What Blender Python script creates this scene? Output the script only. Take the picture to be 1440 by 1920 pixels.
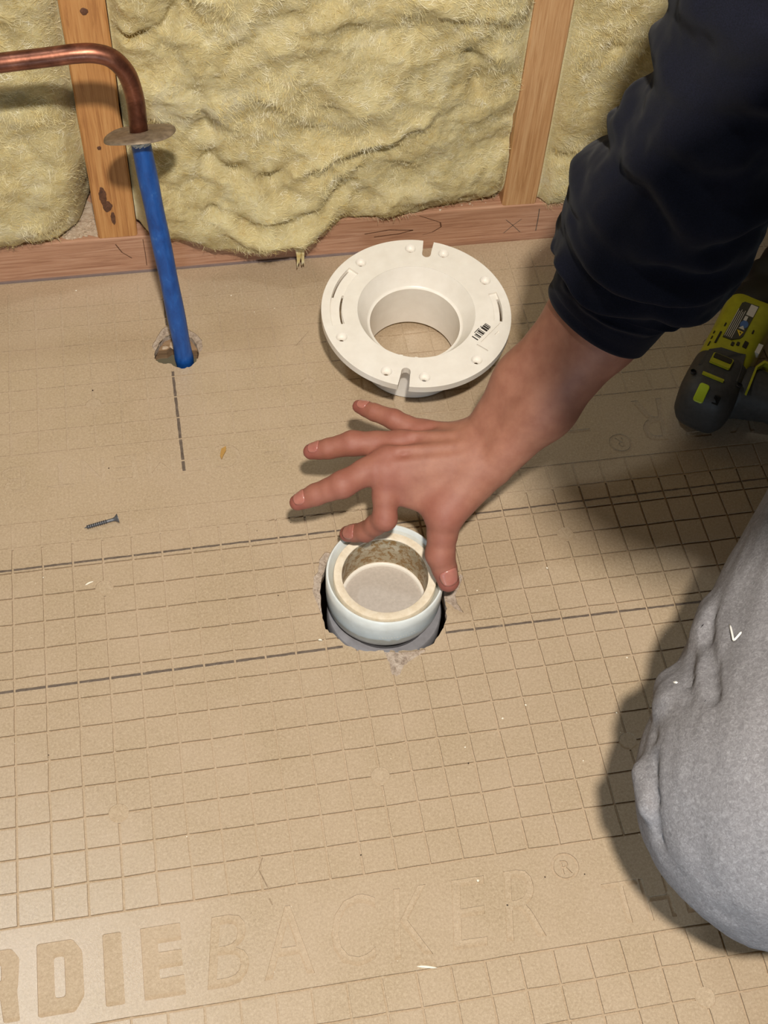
import bpy, bmesh, math, random
import numpy as np
from mathutils import Vector, Matrix, noise, geometry

# ------------------------------------------------------------------ scene, camera, light
S = 0.0254                      # everything below is written in inches
for o in list(bpy.data.objects):
    bpy.data.objects.remove(o, do_unlink=True)
SC = bpy.context.scene
COL = SC.collection

cam_d = bpy.data.cameras.new('camera')
cam = bpy.data.objects.new('camera', cam_d)
COL.objects.link(cam)
SC.camera = cam
RX = Vector((0.98397616, -0.17076915, 0.0512719))
RY = Vector((-0.11134312, -0.81310879, -0.57136399))
RZ = Vector((0.13926098, 0.55649977, -0.81909363))
CPOS = Vector((6.39150592, -12.8776506, 37.78540814)) * S
M = Matrix((RX, -RY, -RZ)).transposed().to_4x4()
M.translation = CPOS
cam.matrix_world = M
cam_d.sensor_fit = 'HORIZONTAL'
cam_d.sensor_width = 36.0
cam_d.lens = 36.0 * 2450 / 1440
cam_d.clip_start = 0.01

SC.view_settings.view_transform = 'Standard'
SC.view_settings.look = 'None'
SC.view_settings.gamma = 1.0
SC.view_settings.use_curve_mapping = False
SC.view_settings.exposure = 0.0

world = bpy.data.worlds.new('room_light')
SC.world = world
world.use_nodes = True
bg = world.node_tree.nodes['Background']
bg.inputs[0].default_value = (1.0, 0.80, 0.47, 1)
bg.inputs[1].default_value = 0.12


def lamp(name, loc, target, power, color, size):
    l = bpy.data.lights.new(name, 'AREA')
    l.shape = 'DISK'
    l.size = size * S
    l.energy = power
    l.color = color
    o = bpy.data.objects.new(name, l)
    COL.objects.link(o)
    o.location = Vector(loc) * S
    d = (Vector(target) - Vector(loc)).normalized()
    o.rotation_euler = d.to_track_quat('-Z', 'Y').to_euler()
    return o


lamp('work_lamp', (7.5, -19, 60), (14, 12, 0), 32.0, (1.0, 0.94, 0.845), 2.6)
lamp('ceiling_lamp', (-21, 22.5, 92), (0, 0, 0), 8.5, (0.86, 0.95, 1.0), 8.0)
lamp('side_lamp', (4, -25, 9), (15, -4, 4), 2.0, (0.52, 0.76, 1.0), 5.0)


# ------------------------------------------------------------------ helpers
def lin(c):
    return tuple(((v / 255) / 12.92 if v / 255 <= 0.04045 else ((v / 255 + 0.055) / 1.055) ** 2.4) for v in c) + (1.0,)


def tag(o, label=None, cat=None, group=None, kind=None):
    if label: o['label'] = label
    if cat: o['category'] = cat
    if group: o['group'] = group
    if kind: o['kind'] = kind
    return o


def empty(name, loc, label, cat, group=None):
    o = bpy.data.objects.new(name, None)
    COL.objects.link(o)
    o.location = Vector(loc) * S
    o.empty_display_size = 0.02
    return tag(o, label, cat, group)


def origin(o):
    p = Vector((0, 0, 0))
    while o is not None:
        p = p + o.location
        o = o.parent
    return p


def obj(name, verts, faces, mats, parent=None, smooth=False, midx=None, loc=None):
    """verts in world inches; the mesh is stored about its parent's (or its own) base point"""
    me = bpy.data.meshes.new(name)
    if parent is not None:
        base = origin(parent) / S
    else:
        base = Vector(loc) if loc is not None else Vector((0, 0, 0))
    V = (np.asarray(verts, dtype=float) - np.array(base)) * S
    if isinstance(faces, np.ndarray):
        faces = faces.tolist()
    me.from_pydata(V.tolist(), [], faces)
    if not isinstance(mats, (list, tuple)): mats = [mats]
    for m in mats: me.materials.append(m)
    if midx is not None:
        me.polygons.foreach_set('material_index', midx)
    if smooth:
        me.polygons.foreach_set('use_smooth', [True] * len(me.polygons))
    me.update()
    o = bpy.data.objects.new(name, me)
    COL.objects.link(o)
    if parent is not None:
        o.parent = parent
    else:
        o.location = base * S
    return o


def sharp(o, angle=40):
    me = o.data
    bm = bmesh.new(); bm.from_mesh(me)
    for e in bm.edges:
        if len(e.link_faces) == 2 and e.calc_face_angle(0) > math.radians(angle): e.smooth = False
    bm.to_mesh(me); bm.free()
    return o


def frame_along(pts):
    pts = np.asarray(pts, float)
    T = np.gradient(pts, axis=0)
    T /= np.linalg.norm(T, axis=1)[:, None]
    ref = np.array([0, 0, 1.0]) if abs(T[0][2]) < 0.9 else np.array([1.0, 0, 0])
    n = ref - T[0] * (ref @ T[0]); n /= np.linalg.norm(n)
    N = []
    for t in T:
        n = n - t * (n @ t); n /= np.linalg.norm(n)
        N.append(n)
    N = np.array(N)
    return T, N, np.cross(T, N)


def spline(ctrl, n):
    """Catmull-Rom through control rows (any number of columns)"""
    c = np.asarray(ctrl, float)
    c = np.vstack([2 * c[0] - c[1], c, 2 * c[-1] - c[-2]])
    out = []
    m = len(c) - 3
    for k in range(n):
        u = k / (n - 1) * m
        i = min(int(u), m - 1); t = u - i
        p0, p1, p2, p3 = c[i:i + 4]
        out.append(0.5 * ((2 * p1) + (-p0 + p2) * t + (2 * p0 - 5 * p1 + 4 * p2 - p3) * t * t + (-p0 + 3 * p1 - 3 * p2 + p3) * t ** 3))
    return np.array(out)


def tube(pts, rad, n=24, caps=True):
    pts = np.asarray(pts, float)
    rad = np.broadcast_to(np.asarray(rad, float), (len(pts),))
    T, N, B = frame_along(pts)
    a = np.linspace(0, 2 * math.pi, n, endpoint=False)
    V = (pts[:, None, :] + rad[:, None, None] * (np.cos(a)[None, :, None] * N[:, None, :] + np.sin(a)[None, :, None] * B[:, None, :])).reshape(-1, 3)
    F = []
    for i in range(len(pts) - 1):
        for j in range(n):
            F.append((i * n + j, i * n + (j + 1) % n, (i + 1) * n + (j + 1) % n, (i + 1) * n + j))
    if caps:
        F.append(tuple(range(n - 1, -1, -1)))
        F.append(tuple((len(pts) - 1) * n + j for j in range(n)))
    return V, F


def lathe(profile, n=64, center=(0, 0, 0), axis=None, closed=False):
    """profile of (r, z) pairs, outside to inside as listed"""
    c = np.array(center, float)
    V = []; F = []
    for r, z in profile:
        for k in range(n):
            a = 2 * math.pi * k / n
            V.append((c[0] + r * math.cos(a), c[1] + r * math.sin(a), c[2] + z))
    m = len(profile)
    for i in range(m if closed else m - 1):
        i2 = (i + 1) % m
        for k in range(n):
            F.append((i * n + k, i * n + (k + 1) % n, i2 * n + (k + 1) % n, i2 * n + k))
    return np.array(V), F


def box(x0, x1, y0, y1, z0, z1):
    V = [(x, y, z) for z in (z0, z1) for y in (y0, y1) for x in (x0, x1)]
    F = [(0, 2, 3, 1), (4, 5, 7, 6), (0, 1, 5, 4), (2, 6, 7, 3), (0, 4, 6, 2), (1, 3, 7, 5)]
    return V, F


def merge(*parts):
    V = []; F = []
    for v, f in parts:
        k = len(V)
        V.extend([tuple(q) for q in v])
        F.extend([tuple(i + k for i in g) for g in f])
    return V, F


def bevel(o, w, seg=2):
    m = o.modifiers.new('bevel', 'BEVEL')
    m.width = w * S; m.segments = seg; m.limit_method = 'ANGLE'; m.angle_limit = math.radians(35)
    return o


def rotm(axis, deg):
    return np.array(Matrix.Rotation(math.radians(deg), 3, axis))


def fbm(x, y, z, octv=4):
    return noise.fractal(Vector((x, y, z)), 1.0, 2.0, octv, noise_basis='PERLIN_ORIGINAL')


# ------------------------------------------------------------------ signed-distance modelling (bodies)
class Field:
    def __init__(self, lo, hi, h):
        self.h = h; self.lo = np.array(lo, float)
        self.n = np.ceil((np.array(hi) - self.lo) / h).astype(int) + 1
        self.F = np.full(self.n, 3.0, dtype=np.float32)

    def _win(self, a, b, pad):
        i0 = np.clip(np.floor((np.minimum(a, b) - pad - self.lo) / self.h).astype(int), 0, self.n - 1)
        i1 = np.clip(np.ceil((np.maximum(a, b) + pad - self.lo) / self.h).astype(int) + 1, 1, self.n)
        sl = tuple(slice(p, q) for p, q in zip(i0, i1))
        g = [self.lo[k] + self.h * np.arange(i0[k], i1[k], dtype=np.float32) for k in range(3)]
        X = np.stack(np.meshgrid(*g, indexing='ij'), -1)
        return sl, X

    def cone(self, a, b, r1, r2, k=0.15, sub=False, squash=None):
        """tapered capsule; squash=(unit vector, factor) flattens it along that vector"""
        a = np.array(a, float); b = np.array(b, float)
        sl, X = self._win(a, b, max(r1, r2) + 0.8 + k)
        if squash is not None:
            v, f = squash
            v = np.array(v, float); v /= np.linalg.norm(v)
            X = X + ((X - a) @ v)[..., None] * v * (1 / f - 1)
            b = b + ((b - a) @ v) * v * (1 / f - 1)
        d = b - a
        t = np.clip(((X - a) @ d) / max(d @ d, 1e-9), 0, 1)
        D = np.linalg.norm(X - a - t[..., None] * d, axis=-1) - (r1 + (r2 - r1) * t)
        self._comb(sl, D.astype(np.float32), k, sub)

    def _comb(self, sl, D, k, sub):
        A = self.F[sl]
        if sub:
            D = -D
            h = np.clip(0.5 - 0.5 * (A - D) / k, 0, 1)
            self.F[sl] = A * (1 - h) + D * h + k * h * (1 - h)
        else:
            h = np.clip(0.5 + 0.5 * (D - A) / k, 0, 1)
            self.F[sl] = D * (1 - h) + A * h - k * h * (1 - h)

    def groove(self, a, b, depth, width):
        """a shallow crease along a segment (adds to the distance near it)"""
        a = np.array(a, float); b = np.array(b, float)
        sl, X = self._win(a, b, width * 3)
        d = b - a
        t = np.clip(((X - a) @ d) / max(d @ d, 1e-9), 0, 1)
        q = np.linalg.norm(X - a - t[..., None] * d, axis=-1)
        self.F[sl] += (depth * np.exp(-(q / width) ** 2)).astype(np.float32)

    def at(self, p):
        q = (np.asarray(p) - self.lo) / self.h
        i = np.clip(q.astype(int), 0, self.n - 2); f = q - i
        c = self.F[i[0]:i[0] + 2, i[1]:i[1] + 2, i[2]:i[2] + 2]
        c = c[0] * (1 - f[0]) + c[1] * f[0]; c = c[0] * (1 - f[1]) + c[1] * f[1]
        return float(c[0] * (1 - f[2]) + c[1] * f[2])

    def mesh(self):
        F = self.F; s = F < 0
        n = np.array(F.shape) - 1
        cnt = np.zeros(n, np.int8)
        for dx in (0, 1):
            for dy in (0, 1):
                for dz in (0, 1):
                    cnt += s[dx:dx + n[0], dy:dy + n[1], dz:dz + n[2]]
        act = np.argwhere((cnt > 0) & (cnt < 8))
        idx = -np.ones(n, np.int64)
        idx[act[:, 0], act[:, 1], act[:, 2]] = np.arange(len(act))
        P = np.zeros((len(act), 3)); W = np.zeros(len(act))
        corners = [(i, j, k) for i in (0, 1) for j in (0, 1) for k in (0, 1)]
        for c in corners:
            for ax in range(3):
                if c[ax]: continue
                d = list(c); d[ax] = 1
                fa = F[act[:, 0] + c[0], act[:, 1] + c[1], act[:, 2] + c[2]]
                fb = F[act[:, 0] + d[0], act[:, 1] + d[1], act[:, 2] + d[2]]
                m = (fa < 0) != (fb < 0)
                t = np.where(m, fa / np.where(m, fa - fb, 1), 0)
                p = np.array(c, float)[None, :].repeat(len(act), 0)
                p[:, ax] += t
                P += p * m[:, None]; W += m
        V = self.lo + self.h * (act + P / W[:, None])
        Q = []
        for ax in range(3):
            u, v = [(1, 2), (2, 0), (0, 1)][ax]
            lo = [slice(None)] * 3; hi = [slice(None)] * 3
            lo[ax] = slice(0, -1); hi[ax] = slice(1, None)
            ch = np.argwhere(s[tuple(lo)] != s[tuple(hi)])
            ch = ch[(ch[:, u] > 0) & (ch[:, v] > 0) & (ch[:, u] < n[u]) & (ch[:, v] < n[v])]
            inside = s[ch[:, 0], ch[:, 1], ch[:, 2]]
            def at(du, dv):
                q = ch.copy(); q[:, u] += du; q[:, v] += dv
                return idx[q[:, 0], q[:, 1], q[:, 2]]
            quad = np.stack([at(-1, -1), at(0, -1), at(0, 0), at(-1, 0)], 1)
            quad[~inside] = quad[~inside][:, ::-1]
            Q.append(quad)
        return V, np.vstack(Q)


# ------------------------------------------------------------------ materials
def mat(name, build):
    m = bpy.data.materials.new(name)
    m.use_nodes = True
    nt = m.node_tree
    b = nt.nodes['Principled BSDF']
    build(nt, b)
    return m


def nd(nt, t, **kw):
    n = nt.nodes.new(t)
    for k, v in kw.items():
        if k in n.inputs: n.inputs[k].default_value = v
        else: setattr(n, k, v)
    return n


def coords(nt, scale=(1, 1, 1), kind='Object'):
    tc = nd(nt, 'ShaderNodeTexCoord')
    mp = nd(nt, 'ShaderNodeMapping')
    mp.inputs['Scale'].default_value = tuple(s / S for s in scale)     # texture space in inches
    nt.links.new(tc.outputs[kind], mp.inputs['Vector'])
    return mp.outputs['Vector']


def noise_tex(nt, vec, scale, detail=4, rough=0.55, dist=0.0):
    n = nd(nt, 'ShaderNodeTexNoise')
    n.inputs['Scale'].default_value = scale
    n.inputs['Detail'].default_value = detail
    n.inputs['Roughness'].default_value = rough
    n.inputs['Distortion'].default_value = dist
    nt.links.new(vec, n.inputs['Vector'])
    return n.outputs['Fac']


def ramp(nt, fac, stops):
    r = nd(nt, 'ShaderNodeValToRGB')
    e = r.color_ramp.elements
    while len(e) < len(stops): e.new(0.5)
    for k, (p, c) in enumerate(stops):
        e[k].position = p
        e[k].color = lin(c) if len(c) == 3 else c
    nt.links.new(fac, r.inputs['Fac'])
    return r.outputs['Color']


def mix(nt, fac, a, b, mode='MIX'):
    m = nd(nt, 'ShaderNodeMix', data_type='RGBA', blend_type=mode)
    for k, v in ((0, fac), (6, a), (7, b)):
        if hasattr(v, 'default_value') or hasattr(v, 'is_linked'):
            nt.links.new(v, m.inputs[k])
        else:
            m.inputs[k].default_value = v if k == 0 else (lin(v) if len(v) == 3 else v)
    return m.outputs[2]


def bump(nt, b, height, strength=0.3, dist=0.02):
    n = nd(nt, 'ShaderNodeBump')
    n.inputs['Strength'].default_value = strength
    n.inputs['Distance'].default_value = dist * S
    nt.links.new(height, n.inputs['Height'])
    nt.links.new(n.outputs['Normal'], b.inputs['Normal'])


def plain(name, c, rough=0.5, metal=0.0, var=None, scale=3.0, bmp=None, sss=0.0, spec=0.5):
    def f(nt, b):
        b.inputs['Roughness'].default_value = rough
        b.inputs['Metallic'].default_value = metal
        b.inputs['Specular IOR Level'].default_value = spec
        v = coords(nt)
        c2 = var if var else tuple(max(0, x - 8) for x in c)
        col = ramp(nt, noise_tex(nt, v, scale, 5, 0.6), [(0.3, c2), (0.7, c)])
        nt.links.new(col, b.inputs['Base Color'])
        if bmp: bump(nt, b, noise_tex(nt, v, bmp[0], 4, 0.6), bmp[1], bmp[2])
        if sss:
            b.inputs['Subsurface Weight'].default_value = sss
            b.inputs['Subsurface Radius'].default_value = (0.004, 0.003, 0.002)
            b.inputs['Subsurface Scale'].default_value = 1.0
    return mat(name, f)


def m_board(nt, b):
    v = coords(nt)
    fine = noise_tex(nt, v, 13, 8, 0.88, 0.4)
    big = noise_tex(nt, v, 0.35, 4, 0.6)
    mid = noise_tex(nt, v, 2.2, 5, 0.65, 0.6)
    c1 = ramp(nt, fine, [(0.34, (146, 126, 101)), (0.5, (172, 151, 124)), (0.66, (194, 174, 148))])
    c2 = mix(nt, ramp(nt, big, [(0.35, (0, 0, 0)), (0.65, (255, 255, 255))]), c1, (190, 168, 146), 'MIX')
    nt.nodes[-1].inputs[0].default_value = 0.2
    c3 = mix(nt, 0.30, c1, c2)
    scuff = ramp(nt, mid, [(0.60, (0, 0, 0)), (0.74, (90, 90, 90))])
    c4 = mix(nt, scuff, c3, (206, 189, 168))
    nt.links.new(c4, b.inputs['Base Color'])
    r = nd(nt, 'ShaderNodeMapRange')
    r.inputs['To Min'].default_value = 0.19; r.inputs['To Max'].default_value = 0.25
    nt.links.new(mid, r.inputs['Value']); nt.links.new(r.outputs[0], b.inputs['Roughness'])
    b.inputs['Specular IOR Level'].default_value = 0.8
    bump(nt, b, noise_tex(nt, v, 34, 5, 0.7), 0.16, 0.02)


M_board = mat('cement_board', m_board)


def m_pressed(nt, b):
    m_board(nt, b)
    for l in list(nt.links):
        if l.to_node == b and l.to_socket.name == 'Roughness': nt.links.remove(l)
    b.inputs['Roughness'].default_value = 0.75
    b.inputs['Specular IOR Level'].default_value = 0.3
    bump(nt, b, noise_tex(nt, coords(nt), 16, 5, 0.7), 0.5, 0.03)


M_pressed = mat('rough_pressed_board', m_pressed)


def m_cement(nt, b):
    v = coords(nt)
    c = ramp(nt, noise_tex(nt, v, 6, 6, 0.75, 0.8), [(0.3, (120, 102, 88)), (0.5, (184, 165, 148)), (0.7, (214, 198, 182))])
    nt.links.new(c, b.inputs['Base Color'])
    b.inputs['Roughness'].default_value = 0.9
    bump(nt, b, noise_tex(nt, v, 9, 6, 0.75), 0.9, 0.08)


M_cement = mat('broken_cement_core', m_cement)


def m_pencil(nt, b):
    v = coords(nt)
    c = ramp(nt, noise_tex(nt, v, 5, 5, 0.7), [(0.3, (78, 64, 54)), (0.62, (106, 92, 80)), (0.74, (150, 132, 112))])
    nt.links.new(c, b.inputs['Base Color'])
    b.inputs['Roughness'].default_value = 0.6


M_pencil = mat('dark_marker', m_pencil)


def wood(name, base, dark, axis, knot=None, pale=None, freq=1.0):
    def f(nt, b):
        sc = [9.0 * freq] * 3
        sc[axis] = 0.35 * freq
        v = coords(nt, sc)
        g = noise_tex(nt, v, 1.0, 6, 0.62, 0.9)
        c = ramp(nt, g, [(0.28, dark), (0.5, base), (0.72, pale or tuple(min(255, x + 18) for x in base))])
        v2 = coords(nt)
        blot = noise_tex(nt, v2, 0.8, 4, 0.6)
        c = mix(nt, ramp(nt, blot, [(0.5, (0, 0, 0)), (0.75, (120, 120, 120))]), c, dark)
        nt.links.new(c, b.inputs['Base Color'])
        b.inputs['Roughness'].default_value = 0.62
        bump(nt, b, g, 0.35, 0.03)
    return mat(name, f)


M_stud = wood('stud_wood', (184, 130, 76), (146, 94, 50), 2, pale=(200, 150, 94))
M_stud2 = wood('weathered_stud_wood', (190, 145, 100), (160, 114, 72), 2, pale=(204, 164, 120))
M_plate = wood('plate_wood', (178, 134, 106), (144, 100, 76), 0, pale=(194, 154, 128))
M_knot = wood('knot_wood', (92, 58, 38), (52, 34, 26), 1)
M_ply = wood('plywood', (140, 112, 84), (96, 74, 54), 0)
M_plydark = wood('joist_wood', (84, 62, 46), (50, 36, 28), 0)


def m_ins(nt, b):
    v = coords(nt)
    big = noise_tex(nt, v, 0.42, 5, 0.62, 0.9)
    fib = noise_tex(nt, coords(nt, (1.2, 1.2, 2.6)), 4.0, 8, 0.78, 1.2)
    c = ramp(nt, big, [(0.30, (190, 166, 112)), (0.44, (216, 198, 144)), (0.58, (228, 216, 170)), (0.74, (238, 232, 210))])
    f2 = ramp(nt, fib, [(0.32, (168, 144, 92)), (0.5, (212, 194, 144)), (0.70, (240, 232, 202))])
    fuzz = ramp(nt, noise_tex(nt, coords(nt, (1.0, 1.0, 1.6)), 13, 8, 0.82, 2.0), [(0.32, (146, 124, 82)), (0.5, (206, 190, 144)), (0.68, (240, 232, 206))])
    f2 = mix(nt, 0.45, f2, fuzz)
    c = mix(nt, 0.55, c, f2)
    och = noise_tex(nt, v, 0.55, 5, 0.7, 1.6)
    c = mix(nt, ramp(nt, och, [(0.62, (0, 0, 0)), (0.74, (150, 150, 150))]), c, (200, 148, 70))
    dirt = noise_tex(nt, v, 7, 6, 0.7)
    c = mix(nt, ramp(nt, dirt, [(0.66, (0, 0, 0)), (0.80, (140, 140, 140))]), c, (138, 114, 80))
    nt.links.new(c, b.inputs['Base Color'])
    b.inputs['Roughness'].default_value = 1.0
    b.inputs['Specular IOR Level'].default_value = 0.05
    b.inputs['Subsurface Weight'].default_value = 0.35
    b.inputs['Subsurface Radius'].default_value = (0.012, 0.010, 0.006)
    b.inputs['Subsurface Scale'].default_value = 1.0
    bump(nt, b, fib, 0.75, 0.12)


M_ins = mat('yellow_glass_wool', m_ins)


def m_fibre(nt, b):
    v = coords(nt)
    c = ramp(nt, noise_tex(nt, v, 2.5, 3, 0.5), [(0.3, (206, 182, 118)), (0.5, (230, 216, 166)), (0.7, (244, 238, 214))])
    nt.links.new(c, b.inputs['Base Color'])
    b.inputs['Roughness'].default_value = 0.9
    b.inputs['Specular IOR Level'].default_value = 0.1


M_fibre = mat('loose_glass_fibre', m_fibre)


def m_copper(nt, b):
    v = coords(nt)
    n1 = noise_tex(nt, v, 1.4, 5, 0.65, 0.6)
    c = ramp(nt, n1, [(0.3, (88, 54, 42)), (0.5, (122, 78, 62)), (0.72, (158, 104, 82))])
    nt.links.new(c, b.inputs['Base Color'])
    b.inputs['Metallic'].default_value = 0.85
    r = nd(nt, 'ShaderNodeMapRange')
    r.inputs['To Min'].default_value = 0.26; r.inputs['To Max'].default_value = 0.5
    nt.links.new(noise_tex(nt, v, 3, 4), r.inputs['Value']); nt.links.new(r.outputs[0], b.inputs['Roughness'])
    bump(nt, b, noise_tex(nt, v, 1.2, 3), 0.25, 0.05)


M_copper = mat('brown_copper', m_copper)


def m_blue(nt, b):
    v = coords(nt, (1, 1, 0.35))
    sc = noise_tex(nt, v, 3.2, 6, 0.7, 0.5)
    c = ramp(nt, sc, [(0.35, (14, 62, 128)), (0.6, (24, 82, 156)), (0.72, (74, 112, 164)), (0.82, (122, 136, 164))])
    nt.links.new(c, b.inputs['Base Color'])
    b.inputs['Roughness'].default_value = 0.42
    bump(nt, b, sc, 0.2, 0.02)


M_blue = mat('blue_plastic', m_blue)
M_tornwhite = plain('torn_white_plastic', (226, 228, 224), 0.5, var=(176, 182, 184), scale=9, bmp=(8, 0.7, 0.06))
M_zinc = plain('dusty_zinc', (152, 134, 112), 0.6, 0.35, var=(110, 94, 78), scale=4, bmp=(9, 0.4, 0.03))
M_pvc = plain('white_pvc', (232, 226, 217), 0.34, var=(224, 217, 207), scale=2.0, sss=0.05)
M_pvc2 = plain('glossy_white_pvc', (222, 226, 224), 0.22, var=(210, 213, 210), scale=2.5)
M_cream = plain('cream_pvc', (232, 220, 200), 0.42, var=(214, 198, 172), scale=5, bmp=(14, 0.2, 0.02))
M_greypvc = plain('grey_pvc', (140, 138, 142), 0.5, var=(122, 120, 124), scale=3)
M_membrane = plain('grey_test_cap', (186, 176, 166), 0.55, var=(172, 162, 152), scale=9, bmp=(30, 0.2, 0.01))
M_lid = plain('white_cap_edge', (232, 226, 216), 0.4)


def m_stain(nt, b):
    v = coords(nt)
    base = ramp(nt, noise_tex(nt, v, 1.2, 4, 0.6), [(0.3, (150, 136, 108)), (0.7, (190, 178, 154))])
    n1 = noise_tex(nt, v, 4.2, 6, 0.75, 0.6)
    c = mix(nt, ramp(nt, n1, [(0.47, (0, 0, 0)), (0.55, (255, 255, 255))]), base, (140, 108, 62))
    n2 = noise_tex(nt, v, 7.5, 6, 0.75, 0.4)
    c = mix(nt, ramp(nt, n2, [(0.58, (0, 0, 0)), (0.64, (200, 200, 200))]), c, (206, 194, 172))
    nt.links.new(c, b.inputs['Base Color'])
    b.inputs['Roughness'].default_value = 0.55
    bump(nt, b, n1, 0.4, 0.03)


M_stain = mat('stained_pvc', m_stain)


def m_skin(nt, b):
    at = nd(nt, 'ShaderNodeAttribute', attribute_name='flush')
    v = coords(nt)
    n1 = noise_tex(nt, v, 2.0, 5, 0.6)
    n2 = noise_tex(nt, v, 22, 4, 0.6)
    c = ramp(nt, n1, [(0.3, (144, 93, 74)), (0.7, (161, 110, 89))])
    c = mix(nt, at.outputs['Fac'], c, (140, 76, 66))
    c = mix(nt, ramp(nt, n2, [(0.55, (0, 0, 0)), (0.8, (70, 70, 70))]), c, (112, 62, 50))
    nt.links.new(c, b.inputs['Base Color'])
    b.inputs['Roughness'].default_value = 0.62
    b.inputs['Subsurface Weight'].default_value = 0.10
    b.inputs['Subsurface Radius'].default_value = (0.006, 0.002, 0.001)
    b.inputs['Subsurface Scale'].default_value = 0.6
    cr = noise_tex(nt, v, 13, 6, 0.7, 0.3)
    bump(nt, b, cr, 0.16, 0.04)


M_skin = mat('skin', m_skin)
M_nail = plain('nail', (176, 116, 102), 0.25, var=(160, 98, 88), scale=3)


def m_hair(nt, b):
    v = coords(nt, (14, 14, 1.2))
    n = noise_tex(nt, v, 1.0, 6, 0.7, 1.5)
    nt.links.new(ramp(nt, n, [(0.35, (24, 18, 14)), (0.65, (74, 56, 42))]), b.inputs['Base Color'])
    b.inputs['Roughness'].default_value = 0.55
    bump(nt, b, n, 0.8, 0.12)


M_hair = mat('dark_hair', m_hair)


def m_navy(nt, b):
    v = coords(nt)
    c = ramp(nt, noise_tex(nt, v, 30, 4, 0.7), [(0.3, (11, 12, 20)), (0.7, (22, 23, 36))])
    nt.links.new(c, b.inputs['Base Color'])
    b.inputs['Roughness'].default_value = 0.95
    b.inputs['Specular IOR Level'].default_value = 0.15
    b.inputs['Sheen Weight'].default_value = 0.04
    b.inputs['Sheen Roughness'].default_value = 0.5
    bump(nt, b, noise_tex(nt, v, 45, 3, 0.6), 0.3, 0.02)


M_navy = mat('navy_fleece', m_navy)


def m_heather(nt, b):
    v = coords(nt)
    n1 = noise_tex(nt, coords(nt, (1.0, 1.0, 1.0)), 11, 7, 0.82, 1.0)
    c = ramp(nt, n1, [(0.30, (98, 95, 97)), (0.5, (126, 123, 125)), (0.66, (152, 150, 152)), (0.8, (180, 178, 180))])
    nt.links.new(c, b.inputs['Base Color'])
    b.inputs['Roughness'].default_value = 0.95
    b.inputs['Specular IOR Level'].default_value = 0.12
    bump(nt, b, noise_tex(nt, v, 24, 4, 0.7), 0.4, 0.03)


M_heather = mat('heather_grey_jersey', m_heather)
M_thread = plain('white_thread', (240, 238, 232), 0.6)
M_lime = plain('lime_plastic', (166, 160, 26), 0.42, var=(150, 144, 20), scale=3)
M_lime2 = plain('bright_lime_plastic', (178, 190, 30), 0.4)
M_dgrey = plain('dark_grey_rubber', (62, 58, 54), 0.6, var=(50, 46, 42), scale=6, bmp=(30, 0.2, 0.02))
M_black = plain('black_plastic', (26, 22, 20), 0.45)
M_labelgrey = plain('label_grey', (58, 56, 48), 0.45)
M_labelwhite = plain('label_white', (206, 194, 178), 0.5)
M_labelblue = plain('label_blue', (70, 100, 150), 0.5)
M_labelyellow = plain('label_yellow', (222, 186, 40), 0.5)
M_steel = plain('grey_screw_coating', (112, 112, 116), 0.5, 0.5, var=(86, 86, 90), scale=12)
M_ink = plain('black_ink', (34, 28, 26), 0.5)
M_tan = plain('tan_chip', (172, 132, 70), 0.7)
M_white = plain('white_crumb', (236, 226, 206), 0.8)
M_dark = plain('dark_crumb', (58, 44, 32), 0.8)
M_scuff = plain('board_scuff', (160, 138, 112), 0.9, var=(112, 92, 72), scale=8)
M_dust = plain('plaster_dust', (206, 188, 166), 0.95, var=(170, 146, 122), scale=5, bmp=(8, 0.7, 0.05))

# ------------------------------------------------------------------ the cement board floor
GW = 0.037          # half width of a scored line
X0, X1, Y0, Y1 = -9.0, 41.0, -17.0, 25.6
LINES_X = [i for i in range(-8, 41)]
LINES_Y = [j for j in range(-16, 25) if not (-3 < j < 0 or 14 < j < 17)]


def gdepth(y):
    return 0.034 if y < 13 else 0.020


def circle(cx, cy, r, n=20):
    return [(cx + r * math.cos(2 * math.pi * k / n), cy + r * math.sin(2 * math.pi * k / n)) for k in range(n)]


def loop_edges(poly):
    return [(poly[k], poly[(k + 1) % len(poly)]) for k in range(len(poly))]


def inside(px, py, edges):
    px = np.asarray(px); py = np.asarray(py)
    c = np.zeros(len(px), bool)
    for (x1, y1), (x2, y2) in edges:
        if y1 == y2: continue
        m = ((y1 > py) != (y2 > py)) & (px < (x2 - x1) * (py - y1) / (y2 - y1) + x1)
        c ^= m
    return c


def text_edges(s, width, height, x, y, shear=0.0, bold=0.0, flip=False, condense=None):
    """outline of a word, cap height `height`, scaled to `width`, lower left corner at x, y"""
    cu = bpy.data.curves.new('t', 'FONT')
    cu.body = s; cu.size = 1.0; cu.resolution_u = 3; cu.offset = bold; cu.fill_mode = 'FRONT'
    ob = bpy.data.objects.new('t', cu); COL.objects.link(ob)
    bpy.context.view_layer.update()
    me = ob.to_mesh()
    V = np.array([v.co[:2] for v in me.vertices])
    cnt = {}
    for p in me.polygons:
        for e in p.edge_keys: cnt[e] = cnt.get(e, 0) + 1
    ed = [e for e, c in cnt.items() if c == 1]
    ob.to_mesh_clear()
    bpy.data.objects.remove(ob); bpy.data.curves.remove(cu)
    lo = V.min(0); hi = V.max(0)
    V = (V - lo) / (hi - lo) * [width, height]
    V[:, 0] += V[:, 1] * shear
    if flip: V = -V
    V += [x, y]
    return [((V[a][0], V[a][1]), (V[b][0], V[b][1])) for a, b in ed]


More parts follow.
